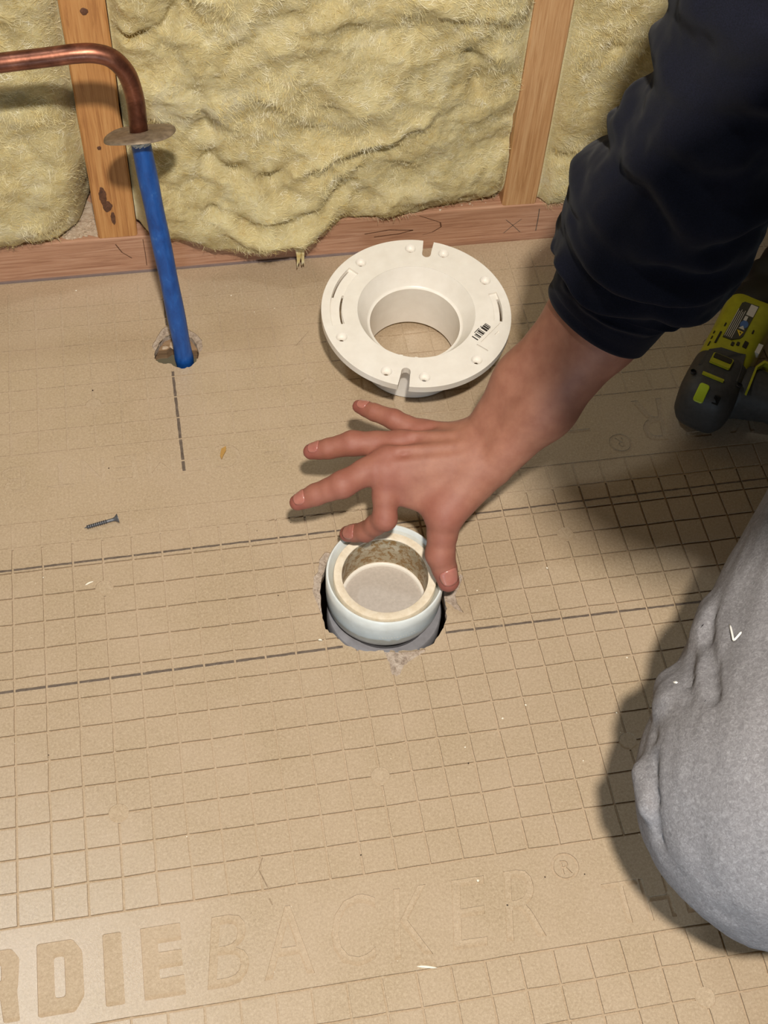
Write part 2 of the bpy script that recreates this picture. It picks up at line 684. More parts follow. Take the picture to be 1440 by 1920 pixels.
LETTERS = []
for s, w, h, x, y, sh, bo in (
        ('B', 1.15, 2.03, 5.14, -2.59, 0.15, 0), ('A', 1.42, 2.03, 6.74, -2.59, 0.10, 0), ('C', 1.3, 2.06, 8.62, -2.60, 0.15, 0),
        ('K', 1.12, 2.03, 10.46, -2.59, 0.15, 0), ('E', 1.0, 2.03, 12.18, -2.59, 0.17, 0), ('R', 1.2, 2.06, 13.74, -2.60, 0.18, 0),
        ('R', 0.3, 0.42, 15.86, -0.90, 0, 0),
        ('T', 1.1, 1.25, 16.9, -2.62, 0, 0), ('H', 0.86, 1.27, 18.05, -2.66, 0, 0), ('E', 0.74, 1.25, 19.25, -2.62, 0, 0)):
    LETTERS.append(text_edges(s, w, h, x, y, sh, bo))
def rloop(pts, r=0.10, n=4):
    out = []
    m = len(pts)
    for k in range(m):
        p, a, b = np.array(pts[k]), np.array(pts[k - 1]), np.array(pts[(k + 1) % m])
        u = a - p; v = b - p
        rr = min(r, np.linalg.norm(u) * .45, np.linalg.norm(v) * .45)
        u = u / np.linalg.norm(u) * rr; v = v / np.linalg.norm(v) * rr
        for q in range(n + 1):
            t = q / n
            out.append(tuple(p + u * (1 - t) ** 2 + v * t * t))
    return out


Bt, Tp = -2.60, -0.57        # base line and top of the bold capitals
LETTERS.append(loop_edges(rloop([(0.50, Bt), (1.50, Bt), (1.77, Bt + .38), (1.77, Tp - .38), (1.50, Tp), (0.50, Tp)], .09)) + loop_edges(rloop([(0.97, Bt + .46), (1.26, Bt + .46), (1.26, Tp - .46), (0.97, Tp - .46)], .10)))
LETTERS.append(loop_edges(rloop([(2.34, Bt), (2.86, Bt), (2.86, Tp), (2.34, Tp)], .07)))
LETTERS.append(loop_edges(rloop([(3.40, Bt), (4.54, Bt), (4.54, Bt + .56), (3.86, Bt + .56), (3.86, Bt + .80), (4.52, Bt + .80), (4.52, Bt + 1.28), (3.86, Bt + 1.28), (3.86, Bt + 1.52), (4.54, Bt + 1.52), (4.54, Tp), (3.40, Tp)], .04)))
LETTERS.append(loop_edges(rloop([(-1.25, Bt), (-.78, Bt), (-.78, Bt + .72), (-.52, Bt + .72), (-.42, Bt), (.02, Bt), (-.06, Bt + .85), (-.02, Bt + 1.05), (.02, Tp - .3), (-.2, Tp), (-1.25, Tp)], .08)) + loop_edges(rloop([(-.78, Bt + 1.15), (-.48, Bt + 1.15), (-.48, Tp - .42), (-.78, Tp - .42)], .08)))
LETTERS.append(loop_edges(circle(15.98, -0.68, 0.43, 28)) + loop_edges(circle(15.98, -0.68, 0.34, 28)))
for s, w, h, x, y, sh in (
        ('R', 1.2, 2.0, 24.2, 16.58, 0.15), ('E', 1.0, 2.0, 25.9, 16.58, 0.15), ('K', 1.12, 2.0, 27.6, 16.58, 0.15), ('R', 0.3, 0.42, 22.2, 14.90, 0),
        ('T', 1.1, 1.2, 21.1, 16.55, 0), ('H', 0.86, 1.2, 19.9, 16.55, 0), ('E', 0.75, 1.2, 18.7, 16.55, 0),
        ('E', 0.82, 1.15, 9.78, 16.50, 0), ('C', 0.9, 1.18, 8.1, 16.52, 0), ('E', 0.78, 1.15, 6.98, 16.50, 0), ('M', 1.0, 1.15, 5.74, 16.50, 0),
        ('E', 0.78, 1.15, 4.4, 16.50, 0), ('N', 0.82, 1.15, 3.25, 16.50, 0), ('T', 0.9, 1.15, 2.15, 16.50, 0), ('B', 0.85, 1.15, 0.5, 16.50, 0)):
    LETTERS.append(text_edges(s, w, h, x, y, sh, 0, True))
LETTERS.append(loop_edges(circle(22.06, 14.66, 0.44, 28)) + loop_edges(circle(22.06, 14.66, 0.35, 28)))

DISCS = [(3 + 8 * a, 3 + 8 * b) for a in range(-1, 5) for b in range(-2, 3)]

# openings: the drain hole and the small hole of the water pipe
HOLE = [(10.05, 8.95), (10.08, 8.39), (10.34, 8.15), (10.62, 7.72), (10.84, 7.60), (11.2, 7.40), (11.7, 7.34), (12.21, 7.26), (12.75, 7.20), (13.19, 7.22), (13.55, 7.36),
        (13.98, 7.90), (14.18, 8.30), (14.24, 8.9), (14.28, 9.6), (14.26, 10.3), (14.0, 11.0), (13.5, 11.55), (12.8, 11.88), (12.1, 11.92), (11.4, 11.75), (10.9, 11.42),
        (10.55, 11.0), (10.28, 10.5), (10.14, 10.0), (10.08, 9.5)]
TORN_L = [(9.86, 9.95), (9.95, 9.35), (10.05, 8.95), (10.08, 9.5), (10.14, 10.0), (10.28, 10.5), (10.55, 11.0), (10.75, 11.3), (10.52, 11.42), (10.25, 11.12), (10.16, 10.7), (9.98, 10.5), (9.94, 10.2)]
TORN_F = [(11.85, 7.33), (11.92, 7.05), (11.98, 6.75), (11.95, 6.55), (12.12, 6.32), (12.26, 6.42), (12.42, 6.70), (12.62, 6.82), (12.95, 7.02), (13.2, 7.10), (13.19, 7.22), (12.75, 7.20), (12.21, 7.26)]
TORN_R = [(14.24, 8.9), (14.5, 8.55), (14.75, 8.35), (14.62, 8.75), (14.62, 9.1), (14.8, 9.35), (15.05, 9.85), (14.98, 9.95), (14.72, 9.5), (14.5, 9.45), (14.28, 9.6)]
PHOLE = [(5.36, 21.0), (5.50, 20.78), (5.72, 20.68), (5.98, 20.66), (6.15, 20.45), (6.40, 20.34), (6.70, 20.42), (6.92, 20.66), (7.05, 21.05), (7.02, 21.5), (6.85, 21.9), (6.55, 22.15), (6.2, 22.2), (5.85, 22.05), (5.58, 21.7), (5.42, 21.35)]
TORN_P = [(5.42, 21.35), (5.58, 21.7), (5.85, 22.05), (6.2, 22.2), (6.55, 22.15), (6.85, 21.9), (7.02, 21.5), (7.05, 21.05), (7.2, 21.25), (7.24, 21.7), (7.02, 22.1), (6.6, 22.45), (6.15, 22.75), (5.8, 22.5), (5.55, 22.1), (5.32, 21.6)]


def jag(poly, amp, seed, n=4):
    """roughen an outline"""
    rnd = random.Random(seed)
    out = []
    for k in range(len(poly)):
        a, b = poly[k], poly[(k + 1) % len(poly)]
        out.append(a)
        for q in range(1, n):
            t = q / n
            out.append((a[0] + (b[0] - a[0]) * t + rnd.uniform(-amp, amp), a[1] + (b[1] - a[1]) * t + rnd.uniform(-amp, amp)))
    return out


ZONES = []   # (x0,x1,y0,y1) rectangles meshed with constrained triangles
ZONES.append((X0, X1, -3.5, 0.5))
ZONES.append((X0, X1, 13.5, 17.5))
ZONES.append((8.5, 16.5, 5.5, 13.5))
ZONES.append((4.5, 8.5, 19.5, 23.5))
for cx, cy in DISCS:
    z = (cx - .5, cx + .5, cy - .5, cy + .5)
    if not any(z[0] < q[1] and z[1] > q[0] and z[2] < q[3] and z[3] > q[2] for q in ZONES): ZONES.append(z)

FV = []; FF = []; FM = []
vkey = {}


def fvert(x, y, z):
    k = (round(x, 4), round(y, 4), round(z, 4))
    if k not in vkey:
        vkey[k] = len(FV); FV.append((x, y, z))
    return vkey[k]


def emit(polys, levels, mats_):
    """polygons of 2-D points, each at its own level, with walls between unlike levels"""
    em = {}
    for p, z, m in zip(polys, levels, mats_):
        if z is None: continue
        FF.append(tuple(fvert(x, y, z) for x, y in p)); FM.append(m)
        for k in range(len(p)):
            a = (round(p[k][0], 4), round(p[k][1], 4)); b = (round(p[(k + 1) % len(p)][0], 4), round(p[(k + 1) % len(p)][1], 4))
            em[(a, b)] = (z, m)
    for (a, b), (z, m) in em.items():
        other = em.get((b, a))
        if other is None:
            continue
        if z > other[0] + 1e-6:
            FF.append((fvert(*b, z), fvert(*a, z), fvert(*a, other[0]), fvert(*b, other[0])))
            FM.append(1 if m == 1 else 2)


CH_A = jag(HOLE, 0.03, 1)
CH_P = jag(PHOLE, 0.02, 2)
CHIPS = [(jag(TORN_L, 0.02, 3, 3), -0.05), (jag(TORN_F, 0.025, 4, 3), -0.09), (jag(TORN_R, 0.02, 5, 3), -0.06), (jag(TORN_P, 0.02, 6, 3), -0.05)]


def level(px, py):
    px = np.asarray(px); py = np.asarray(py)
    z = np.zeros(len(px)); m = np.zeros(len(px), int); gone = np.zeros(len(px), bool)
    band = ((py > -3 + GW) & (py < 0 - GW)) | ((py > 14 + GW) & (py < 17 - GW))
    fx = np.abs(px - np.round(px)); fy = np.abs(py - np.round(py))
    dep = np.where(py < 13, 0.078, 0.024)
    g = ((fx < GW) & ~band) | ((fy < GW) & ~band)
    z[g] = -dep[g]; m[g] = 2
    for e in LETTERS:
        xs = [p[0] for q in e for p in q]; ys = [p[1] for q in e for p in q]
        w = (px > min(xs)) & (px < max(xs)) & (py > min(ys)) & (py < max(ys))
        if w.any():
            k = np.where(w)[0]
            ins = inside(px[k], py[k], e)
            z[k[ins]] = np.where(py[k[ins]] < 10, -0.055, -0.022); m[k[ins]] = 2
    for cx, cy in DISCS:
        d = np.hypot(px - cx, py - cy) < 0.3
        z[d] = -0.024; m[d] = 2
    for poly, dz in CHIPS:
        k = inside(px, py, loop_edges(poly))
        z[k] = dz; m[k] = 1
    for poly in (CH_A, CH_P):
        gone |= inside(px, py, loop_edges(poly))
    return z, m, gone


def mesh_zone(x0, x1, y0, y1):
    verts = []; edges = []
    def addv(p):
        verts.append(Vector(p)); return len(verts) - 1
    def adde(a, b):
        i = addv(a); j = addv(b); edges.append((i, j))
    def clipadd(a, b):
        if max(a[0], b[0]) <= x0 or min(a[0], b[0]) >= x1 or max(a[1], b[1]) <= y0 or min(a[1], b[1]) >= y1: return
        if not all(x0 < p[0] < x1 and y0 < p[1] < y1 for p in (a, b)):
            # clip to the rectangle
            t0, t1 = 0.0, 1.0
            dx, dy = b[0] - a[0], b[1] - a[1]
            for p, q in ((-dx, a[0] - x0), (dx, x1 - a[0]), (-dy, a[1] - y0), (dy, y1 - a[1])):
                if p == 0:
                    if q < 0: return
                    continue
                r = q / p
                if p < 0: t0 = max(t0, r)
                else: t1 = min(t1, r)
            if t0 >= t1: return
            a, b = (a[0] + dx * t0, a[1] + dy * t0), (a[0] + dx * t1, a[1] + dy * t1)
        adde(a, b)
    for a, b in loop_edges([(x0, y0), (x1, y0), (x1, y1), (x0, y1)]): adde(a, b)
    bands = [(-3, 0), (14, 17)]
    for i in LINES_X:
        for s in (-GW, GW):
            x = i + s
            if not x0 < x < x1: continue
            cuts = [y0]
            for lo, hi in bands:
                if lo < y1 and hi > y0: cuts += [lo, hi]
            cuts.append(y1)
            for k in range(0, len(cuts), 2):
                if cuts[k + 1] > cuts[k] + 1e-4: clipadd((x, cuts[k]), (x, cuts[k + 1]))
    for j in LINES_Y:
        for s in (-GW, GW):
            if y0 < j + s < y1:
                cs = [x0] + [c / 2 for c in range(math.floor(x0 * 2) + 1, math.ceil(x1 * 2))] + [x1]
                for c1, c2 in zip(cs, cs[1:]): clipadd((c1, j + s), (c2, j + s))
    for e in LETTERS:
        for a, b in e: clipadd(a, b)
    for cx, cy in DISCS:
        if x0 <= cx <= x1 and y0 <= cy <= y1:
            for a, b in loop_edges(circle(cx, cy, 0.3)): clipadd(a, b)
    for poly in [c[0] for c in CHIPS] + [CH_A, CH_P]:
        for a, b in loop_edges(poly): clipadd(a, b)
    v, e, f, *_ = geometry.delaunay_2d_cdt(verts, edges, [], 0, 1e-4)
    polys = [[(v[i].x, v[i].y) for i in t] for t in f]
    cx = [sum(p[0] for p in q) / len(q) for q in polys]; cy = [sum(p[1] for p in q) / len(q) for q in polys]
    z, m, gone = level(cx, cy)
    emit(polys, [None if gone[k] else float(z[k]) for k in range(len(polys))], [int(q) for q in m])
    # the board's own thickness round the openings
    for poly in (CH_A, CH_P):
        pass


for zn in ZONES: mesh_zone(*zn)
# regular cells: a plain product grid, left out where a zone lies
xs = sorted(set([X0, X1] + [i + s for i in LINES_X for s in (-GW, GW, 0.5)]))
xs = [x for x in xs if X0 <= x <= X1]
ys = sorted(set([Y0, Y1] + [j + s for j in range(-16, 26) for s in (-GW, GW, 0.5)]))
ys = [y for y in ys if Y0 <= y <= Y1]
polys = []; cxs = []; cys = []
zarr = np.array(ZONES)
for a in range(len(xs) - 1):
    for b in range(len(ys) - 1):
        cx = (xs[a] + xs[a + 1]) / 2; cy = (ys[b] + ys[b + 1]) / 2
        if ((zarr[:, 0] < cx) & (zarr[:, 1] > cx) & (zarr[:, 2] < cy) & (zarr[:, 3] > cy)).any(): continue
        polys.append([(xs[a], ys[b]), (xs[a + 1], ys[b]), (xs[a + 1], ys[b + 1]), (xs[a], ys[b + 1])])
        cxs.append(cx); cys.append(cy)
z, m, gone = level(cxs, cys)
edge_zone = np.array(cys) > 24.9
z[edge_zone] = 0
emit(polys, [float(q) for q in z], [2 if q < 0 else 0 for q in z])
# the cut faces of the two openings, from the board (or a torn ledge) down through its thickness
for poly in (CH_A, CH_P):
    n = len(poly)
    c = np.array(poly).mean(0)
    mids = [((poly[k][0] + poly[(k + 1) % n][0]) / 2, (poly[k][1] + poly[(k + 1) % n][1]) / 2) for k in range(n)]
    out = [np.array(q) + 0.03 * (np.array(q) - c) / np.linalg.norm(np.array(q) - c) for q in mids]
    zz, mm, gg = level([q[0] for q in out], [q[1] for q in out])
    for k in range(n):
        a, b = poly[k], poly[(k + 1) % n]
        FF.append((fvert(*a, zz[k]), fvert(*b, zz[k]), fvert(*b, -0.26), fvert(*a, -0.26))); FM.append(1)
# the step from the board's rear edge down to the plate
FF.append((fvert(X0, Y1, 0), fvert(X1, Y1, 0), fvert(X1, Y1, -0.26), fvert(X0, Y1, -0.26))); FM.append(0)
def wob(x, y):
    """how far a point may wander: nothing on the half-inch seams between the meshed patches"""
    hx = abs(abs(x - round(x)) - 0.5); hy = abs(abs(y - round(y)) - 0.5)
    return min(1, hx / .15) * min(1, hy / .15)


FV = [(x + 0.026 * wob(x, y) * fbm(x * .9, y * .9, 2.2, 2), y + 0.026 * wob(x, y) * fbm(x * .9 + 31, y * .9, 5.2, 2), z) if X0 < x < X1 and Y0 < y < Y1 else (x, y, z) for x, y, z in FV]
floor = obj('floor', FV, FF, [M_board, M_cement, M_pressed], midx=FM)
tag(floor, 'tan scored cement board with an embossed name, grid lines and two holes', 'floor', kind='structure')


def plate_prism(outer, cuts, top, bot):
    """flat plate: outer loop, cuts = [(loop, depth or None for a hole)], as vertices and faces about 0,0"""
    verts = []; edges = []
    for poly in [outer] + [c[0] for c in cuts]:
        k = len(verts)
        verts += [Vector(p) for p in poly]
        edges += [(k + i, k + (i + 1) % len(poly)) for i in range(len(poly))]
    v, e, f, *_ = geometry.delaunay_2d_cdt(verts, edges, [], 0, 1e-5)
    polys = [[(v[i].x, v[i].y) for i in t] for t in f]
    cx = np.array([sum(p[0] for p in q) / 3 for q in polys]); cy = np.array([sum(p[1] for p in q) / 3 for q in polys])
    lev = np.full(len(polys), np.nan)
    lev[inside(cx, cy, loop_edges(outer))] = top
    for poly, d in cuts:
        k = inside(cx, cy, loop_edges(poly)) & ~np.isnan(lev)
        lev[k] = np.nan if d is None else top - d
    V = []; F = []; key = {}
    def vv(x, y, z):
        q = (round(x, 5), round(y, 5), round(z, 5))
        if q not in key: key[q] = len(V); V.append((x, y, z))
        return key[q]
    em = {}
    for q, l in zip(polys, lev):
        if np.isnan(l): continue
        F.append(tuple(vv(x, y, l) for x, y in q))
        F.append(tuple(vv(x, y, bot) for x, y in reversed(q)))
        for k in range(3):
            em[(tuple(np.round(q[k], 5)), tuple(np.round(q[(k + 1) % 3], 5)))] = l
    for (a, b), l in em.items():
        o = em.get((b, a), bot)
        if l > o + 1e-6: F.append((vv(*b, l), vv(*a, l), vv(*a, o), vv(*b, o)))
    return np.array(V), F


def ring_arc(r0, r1, a0, a1, n=16):
    A = np.radians(np.linspace(a0, a1, n))
    return [(r1 * math.cos(a), r1 * math.sin(a)) for a in A] + [(r0 * math.cos(a), r0 * math.sin(a)) for a in A[::-1]]


# ------------------------------------------------------------------ marker lines drawn on the board
def marker(x0, y0, x1, y1, w0, w1, broken=True, seed=0):
    rnd = random.Random(seed)
    V = []; F = []
    L = math.hypot(x1 - x0, y1 - y0)
    along_x = abs(x1 - x0) > abs(y1 - y0)
    c0, c1 = (x0, x1) if along_x else (y0, y1)
    lo, hi = min(c0, c1), max(c0, c1)
    cuts = [lo] + [k for k in range(math.ceil(lo), math.floor(hi) + 1) if lo < k < hi] + [hi]
    for a, b in zip(cuts, cuts[1:]):
        a2 = a + (0.032 if a != lo else 0); b2 = b - (0.032 if b != hi else 0)
        if b2 - a2 < 0.05: continue
        n = 6
        row = []
        for q in range(n + 1):
            c = a2 + (b2 - a2) * q / n
            t = (c - c0) / (c1 - c0)
            w = (w0 + (w1 - w0) * t) / 2
            m = (y0 if along_x else x0) + ((y1 - y0) if along_x else (x1 - x0)) * t
            e0 = m - w + rnd.uniform(-.009, .009); e1 = m + w + rnd.uniform(-.009, .009)
            k = len(V)
            for e in (e0, e1): V.append((c, e, 0.004) if along_x else (e, c, 0.004))
            row.append(k)
        for p, q in zip(row, row[1:]):
            F.append((p, q, q + 1, p + 1) if along_x else (p, p + 1, q + 1, q))
    o = obj('marker_line', V, F, M_pencil, floor)
    o['label'] = 'dark drawn layout line'


marker(-9, 12.06, 27.5, 12.38, 0.085, 0.06, seed=1)
marker(27.5, 12.38, 41, 12.5, 0.06, 0.05, seed=2)
marker(-9, 7.48, 10.55, 7.66, 0.095, 0.09, seed=3)
marker(14.02, 7.70, 30, 7.60, 0.085, 0.075, seed=4)
marker(5.95, 24.7, 5.95, 22.62, 0.05, 0.07, seed=5)
marker(6.0, 20.25, 6.03, 15.53, 0.10, 0.11, seed=6)

# ------------------------------------------------------------------ under the board: plywood, cavity
def sheet_with_holes(z0, z1, holes, mat_, name, parent=None):
    rect = [(X0, Y0), (X1, Y0), (X1, 26.0), (X0, 26.0)]
    V, F = plate_prism(rect, [(h, None) for h in holes], z0, z1)
    return obj(name, V, F, mat_, parent)


def grow(poly, d, jit, seed):
    c = np.array(poly).mean(0); rnd = random.Random(seed)
    return [tuple(np.array(p) + (np.array(p) - c) / np.linalg.norm(np.array(p) - c) * (d + rnd.uniform(-jit, jit))) for p in poly]


ply_p = [(5.30, 21.5), (5.32, 20.9), (5.5, 20.45), (6.0, 20.2), (6.5, 20.1), (7.0, 20.35), (7.15, 21.1), (7.0, 21.42), (6.62, 21.5), (6.30, 21.58), (6.06, 21.75), (5.85, 21.58), (5.58, 21.60)]
ply = sheet_with_holes(-0.262, -0.72, [grow(HOLE, 0.03, 0.03, 8), ply_p], M_ply, 'subfloor', floor)
cav = obj('floor_cavity', *box(X0, X1, Y0, 26, -7.2, -7.0), M_plydark, floor)
cav2 = obj('joist', *merge(box(8.6, 10.0, Y0, 26, -7, -1.06)), M_plydark, floor)
# crumbled mortar lying on the plywood edge inside the pipe hole
rnd = random.Random(11)
def crumb(c, r, seed, flat=0.7):
    bm = bmesh.new(); bmesh.ops.create_icosphere(bm, subdivisions=1, radius=1)
    q = random.Random(seed)
    V = []
    for v in bm.verts:
        k = 1 + q.uniform(-.3, .3)
        V.append((c[0] + v.co.x * r * k, c[1] + v.co.y * r * k, c[2] + v.co.z * r * flat * k))
    F = [tuple(v.index for v in f.verts) for f in bm.faces]
    bm.free()
    return V, F
obj('mortar_lump', *merge(crumb((6.18, 21.86, -0.26), 0.24, 1, .35), crumb((6.42, 21.78, -0.27), 0.2, 2, .35), crumb((5.8, 21.72, -0.27), 0.13, 3, .5)), M_dust, floor)

# ------------------------------------------------------------------ the framed wall
wall = obj('wall_back', *box(X0, X1, 29.2, 29.7, 0, 26), M_plydark, loc=(X0, 29.2, 0))
tag(wall, 'dark sheathing behind the yellow insulation', 'wall', kind='structure')
V, F = box(X0, X1, 25.68, 29.18, -0.3, 1.87)
plate = obj('bottom_plate', V, F, M_plate, loc=(X0, 25.68, -0.3))
bevel(plate, 0.06)
tag(plate, 'pinkish brown wooden bottom plate lying along the back wall below the insulation', 'lumber')


def stud(x0, x1, m, label):
    n = 26
    V = []; F = []
    prof = [(x0, 25.72), (x1, 25.72), (x1, 29.15), (x0, 29.15)]
    b = 0.07
    ring = [(x0 + b, 25.72), (x1 - b, 25.72), (x1, 25.72 + b), (x1, 29.15), (x0, 29.15), (x0, 25.72 + b)]
    for k in range(n):
        z = 1.88 + 24 * k / (n - 1)
        for i, (x, y) in enumerate(ring):
            j = 0.035 * fbm(x * 2, z * 0.7, y, 3)
            V.append((x + j, y + 0.6 * j, z))
    r = len(ring)
    for k in range(n - 1):
        for i in range(r):
            F.append((k * r + i, k * r + (i + 1) % r, (k + 1) * r + (i + 1) % r, (k + 1) * r + i))
    F.append(tuple(range(r - 1, -1, -1))); F.append(tuple((n - 1) * r + i for i in range(r)))
    o = obj('wall_stud', V, F, m, loc=(x0, 25.72, 1.88))
    tag(o, label, 'stud', 'studs of the framed wall')
    return o


studL = stud(3.74, 5.24, M_stud, 'orange-brown knotty wooden stud standing behind the copper pipe')
studR = stud(19.82, 21.24, M_stud2, 'paler wooden stud standing behind the white flange beside the navy sleeve')


def knot(c, rx, rz, parent, seed, m=M_knot):
    n = 22; V = [(c[0], 25.69, c[1])]; F = []
    q = random.Random(seed)
    for k in range(n):
        a = 2 * math.pi * k / n
        j = 1 + q.uniform(-.16, .16)
        V.append((c[0] + rx * j * math.cos(a), 25.705, c[1] + rz * j * math.sin(a)))
    for k in range(n):
        a = 2 * math.pi * k / n
        V.append((c[0] + rx * 1.15 * math.cos(a), 25.74, c[1] + rz * 1.15 * math.sin(a)))
    for k in range(n):
        F.append((0, 1 + k, 1 + (k + 1) % n)[::-1]); F.append((1 + k, 1 + n + k, 1 + n + (k + 1) % n, 1 + (k + 1) % n)[::-1])
    o = obj('knot', V, F, m, parent)
    o['label'] = 'dark wood knot'


knot((4.16, 3.95), 0.13, 0.42, studL, 1)
knot((4.27, 3.45), 0.17, 0.24, studL, 2)
knot((4.42, 2.85), 0.08, 0.3, studL, 3)
knot((4.52, 11.75), 0.13, 0.12, studL, 4)
knot((4.31, 6.2), 0.07, 0.08, studL, 5)


def strip(name, pts, w, y, m, parent, label=None):
    """a thin drawn or scratched line on the plate's front face"""
    V = []; F = []
    for k, (x, z) in enumerate(pts):
        V += [(x - w, y, z), (x + w, y, z)] if abs(pts[-1][1] - pts[0][1]) > abs(pts[-1][0] - pts[0][0]) else [(x, y, z - w), (x, y, z + w)]
    for k in range(len(pts) - 1):
        F.append((2 * k, 2 * k + 1, 2 * k + 3, 2 * k + 2))
    o = obj(name, V, F, m, parent)
    if label: o['label'] = label


o = obj('sill_strip', *box(X0, 14.0, 25.60, 25.68, -0.26, 0.07), plain('grey_sill_strip', (128, 112, 108), 0.8), plate)  # grey strip drawn along the gap line between board and plate
o['label'] = 'thin grey strip along the foot of the plate'
strip('pencil_mark', [(20.05, 1.15), (20.35, 0.85), (20.75, 0.4)], 0.018, 25.674, M_pencil, plate)
strip('pencil_mark', [(20.72, 1.12), (20.38, 0.8), (20.05, 0.42)], 0.018, 25.674, M_pencil, plate)
strip('pencil_mark', [(21.4, 1.6), (21.42, 1.0), (21.42, 0.4)], 0.02, 25.674, M_pencil, plate)
strip('scratch', [(4.35, 1.55), (4.55, 1.1), (4.9, 0.75)], 0.022, 25.674, M_knot, plate)
strip('scratch', [(5.42, 1.7), (5.44, 1.0), (5.44, 0.3)], 0.014, 25.674, M_knot, plate)
strip('grain_line', [(16.4, 1.75), (16.9, 1.5), (17.3, 1.3), (17.35, 1.05), (17.0, 0.8), (16.6, 0.7)], 0.03, 25.674, M_knot, plate)
strip('grain_line', [(14.2, 1.0), (15.2, 1.12), (16.2, 1.0), (15.6, 0.86), (14.6, 0.8)], 0.02, 25.674, M_knot, plate)

# dust and plaster crumbs on the plate beside the left stud
parts = []
rnd = random.Random(21)
for k in range(70):
    x = rnd.uniform(0.4, 3.7) if rnd.random() < 0.45 else rnd.uniform(2.5, 3.72)
    y = 25.85 + abs(rnd.gauss(0, .9)) * (0.5 + 0.5 * (x > 2.4))
    y = min(y, 28.6)
    parts.append(crumb((x, y, 1.89), rnd.uniform(.03, .11), k, .6))
for k in range(14):
    parts.append(crumb((rnd.uniform(14, 19.6), rnd.uniform(25.75, 26.0), 1.89), rnd.uniform(.03, .07), 100 + k, .6))
n = 26
V = [(3.0, 26.9, 1.90)]; F = []
for k in range(n):
    a = 2 * math.pi * k / n; j = 1 + rnd.uniform(-.25, .25)
    V.append((min(3.72, 3.0 + 1.1 * j * math.cos(a)), max(25.8, 26.9 + 1.2 * j * math.sin(a)), 1.874))
for k in range(n): F.append((0, 1 + k, 1 + (k + 1) % n))
parts.append((V, F))
o = obj('plaster_crumbs', *merge(*parts), M_dust, loc=(2, 26, 1.88))
tag(o, 'pale plaster crumbs and dust scattered along the top of the bottom plate', 'debris', kind='stuff')


# ------------------------------------------------------------------ yellow insulation batts
def seg_dist(x, z, pl):
    best = 9.0
    for (x1, z1), (x2, z2) in zip(pl, pl[1:]):
        dx, dz = x2 - x1, z2 - z1
        t = max(0, min(1, ((x - x1) * dx + (z - z1) * dz) / (dx * dx + dz * dz)))
        best = min(best, math.hypot(x - x1 - t * dx, z - z1 - t * dz))
    return best


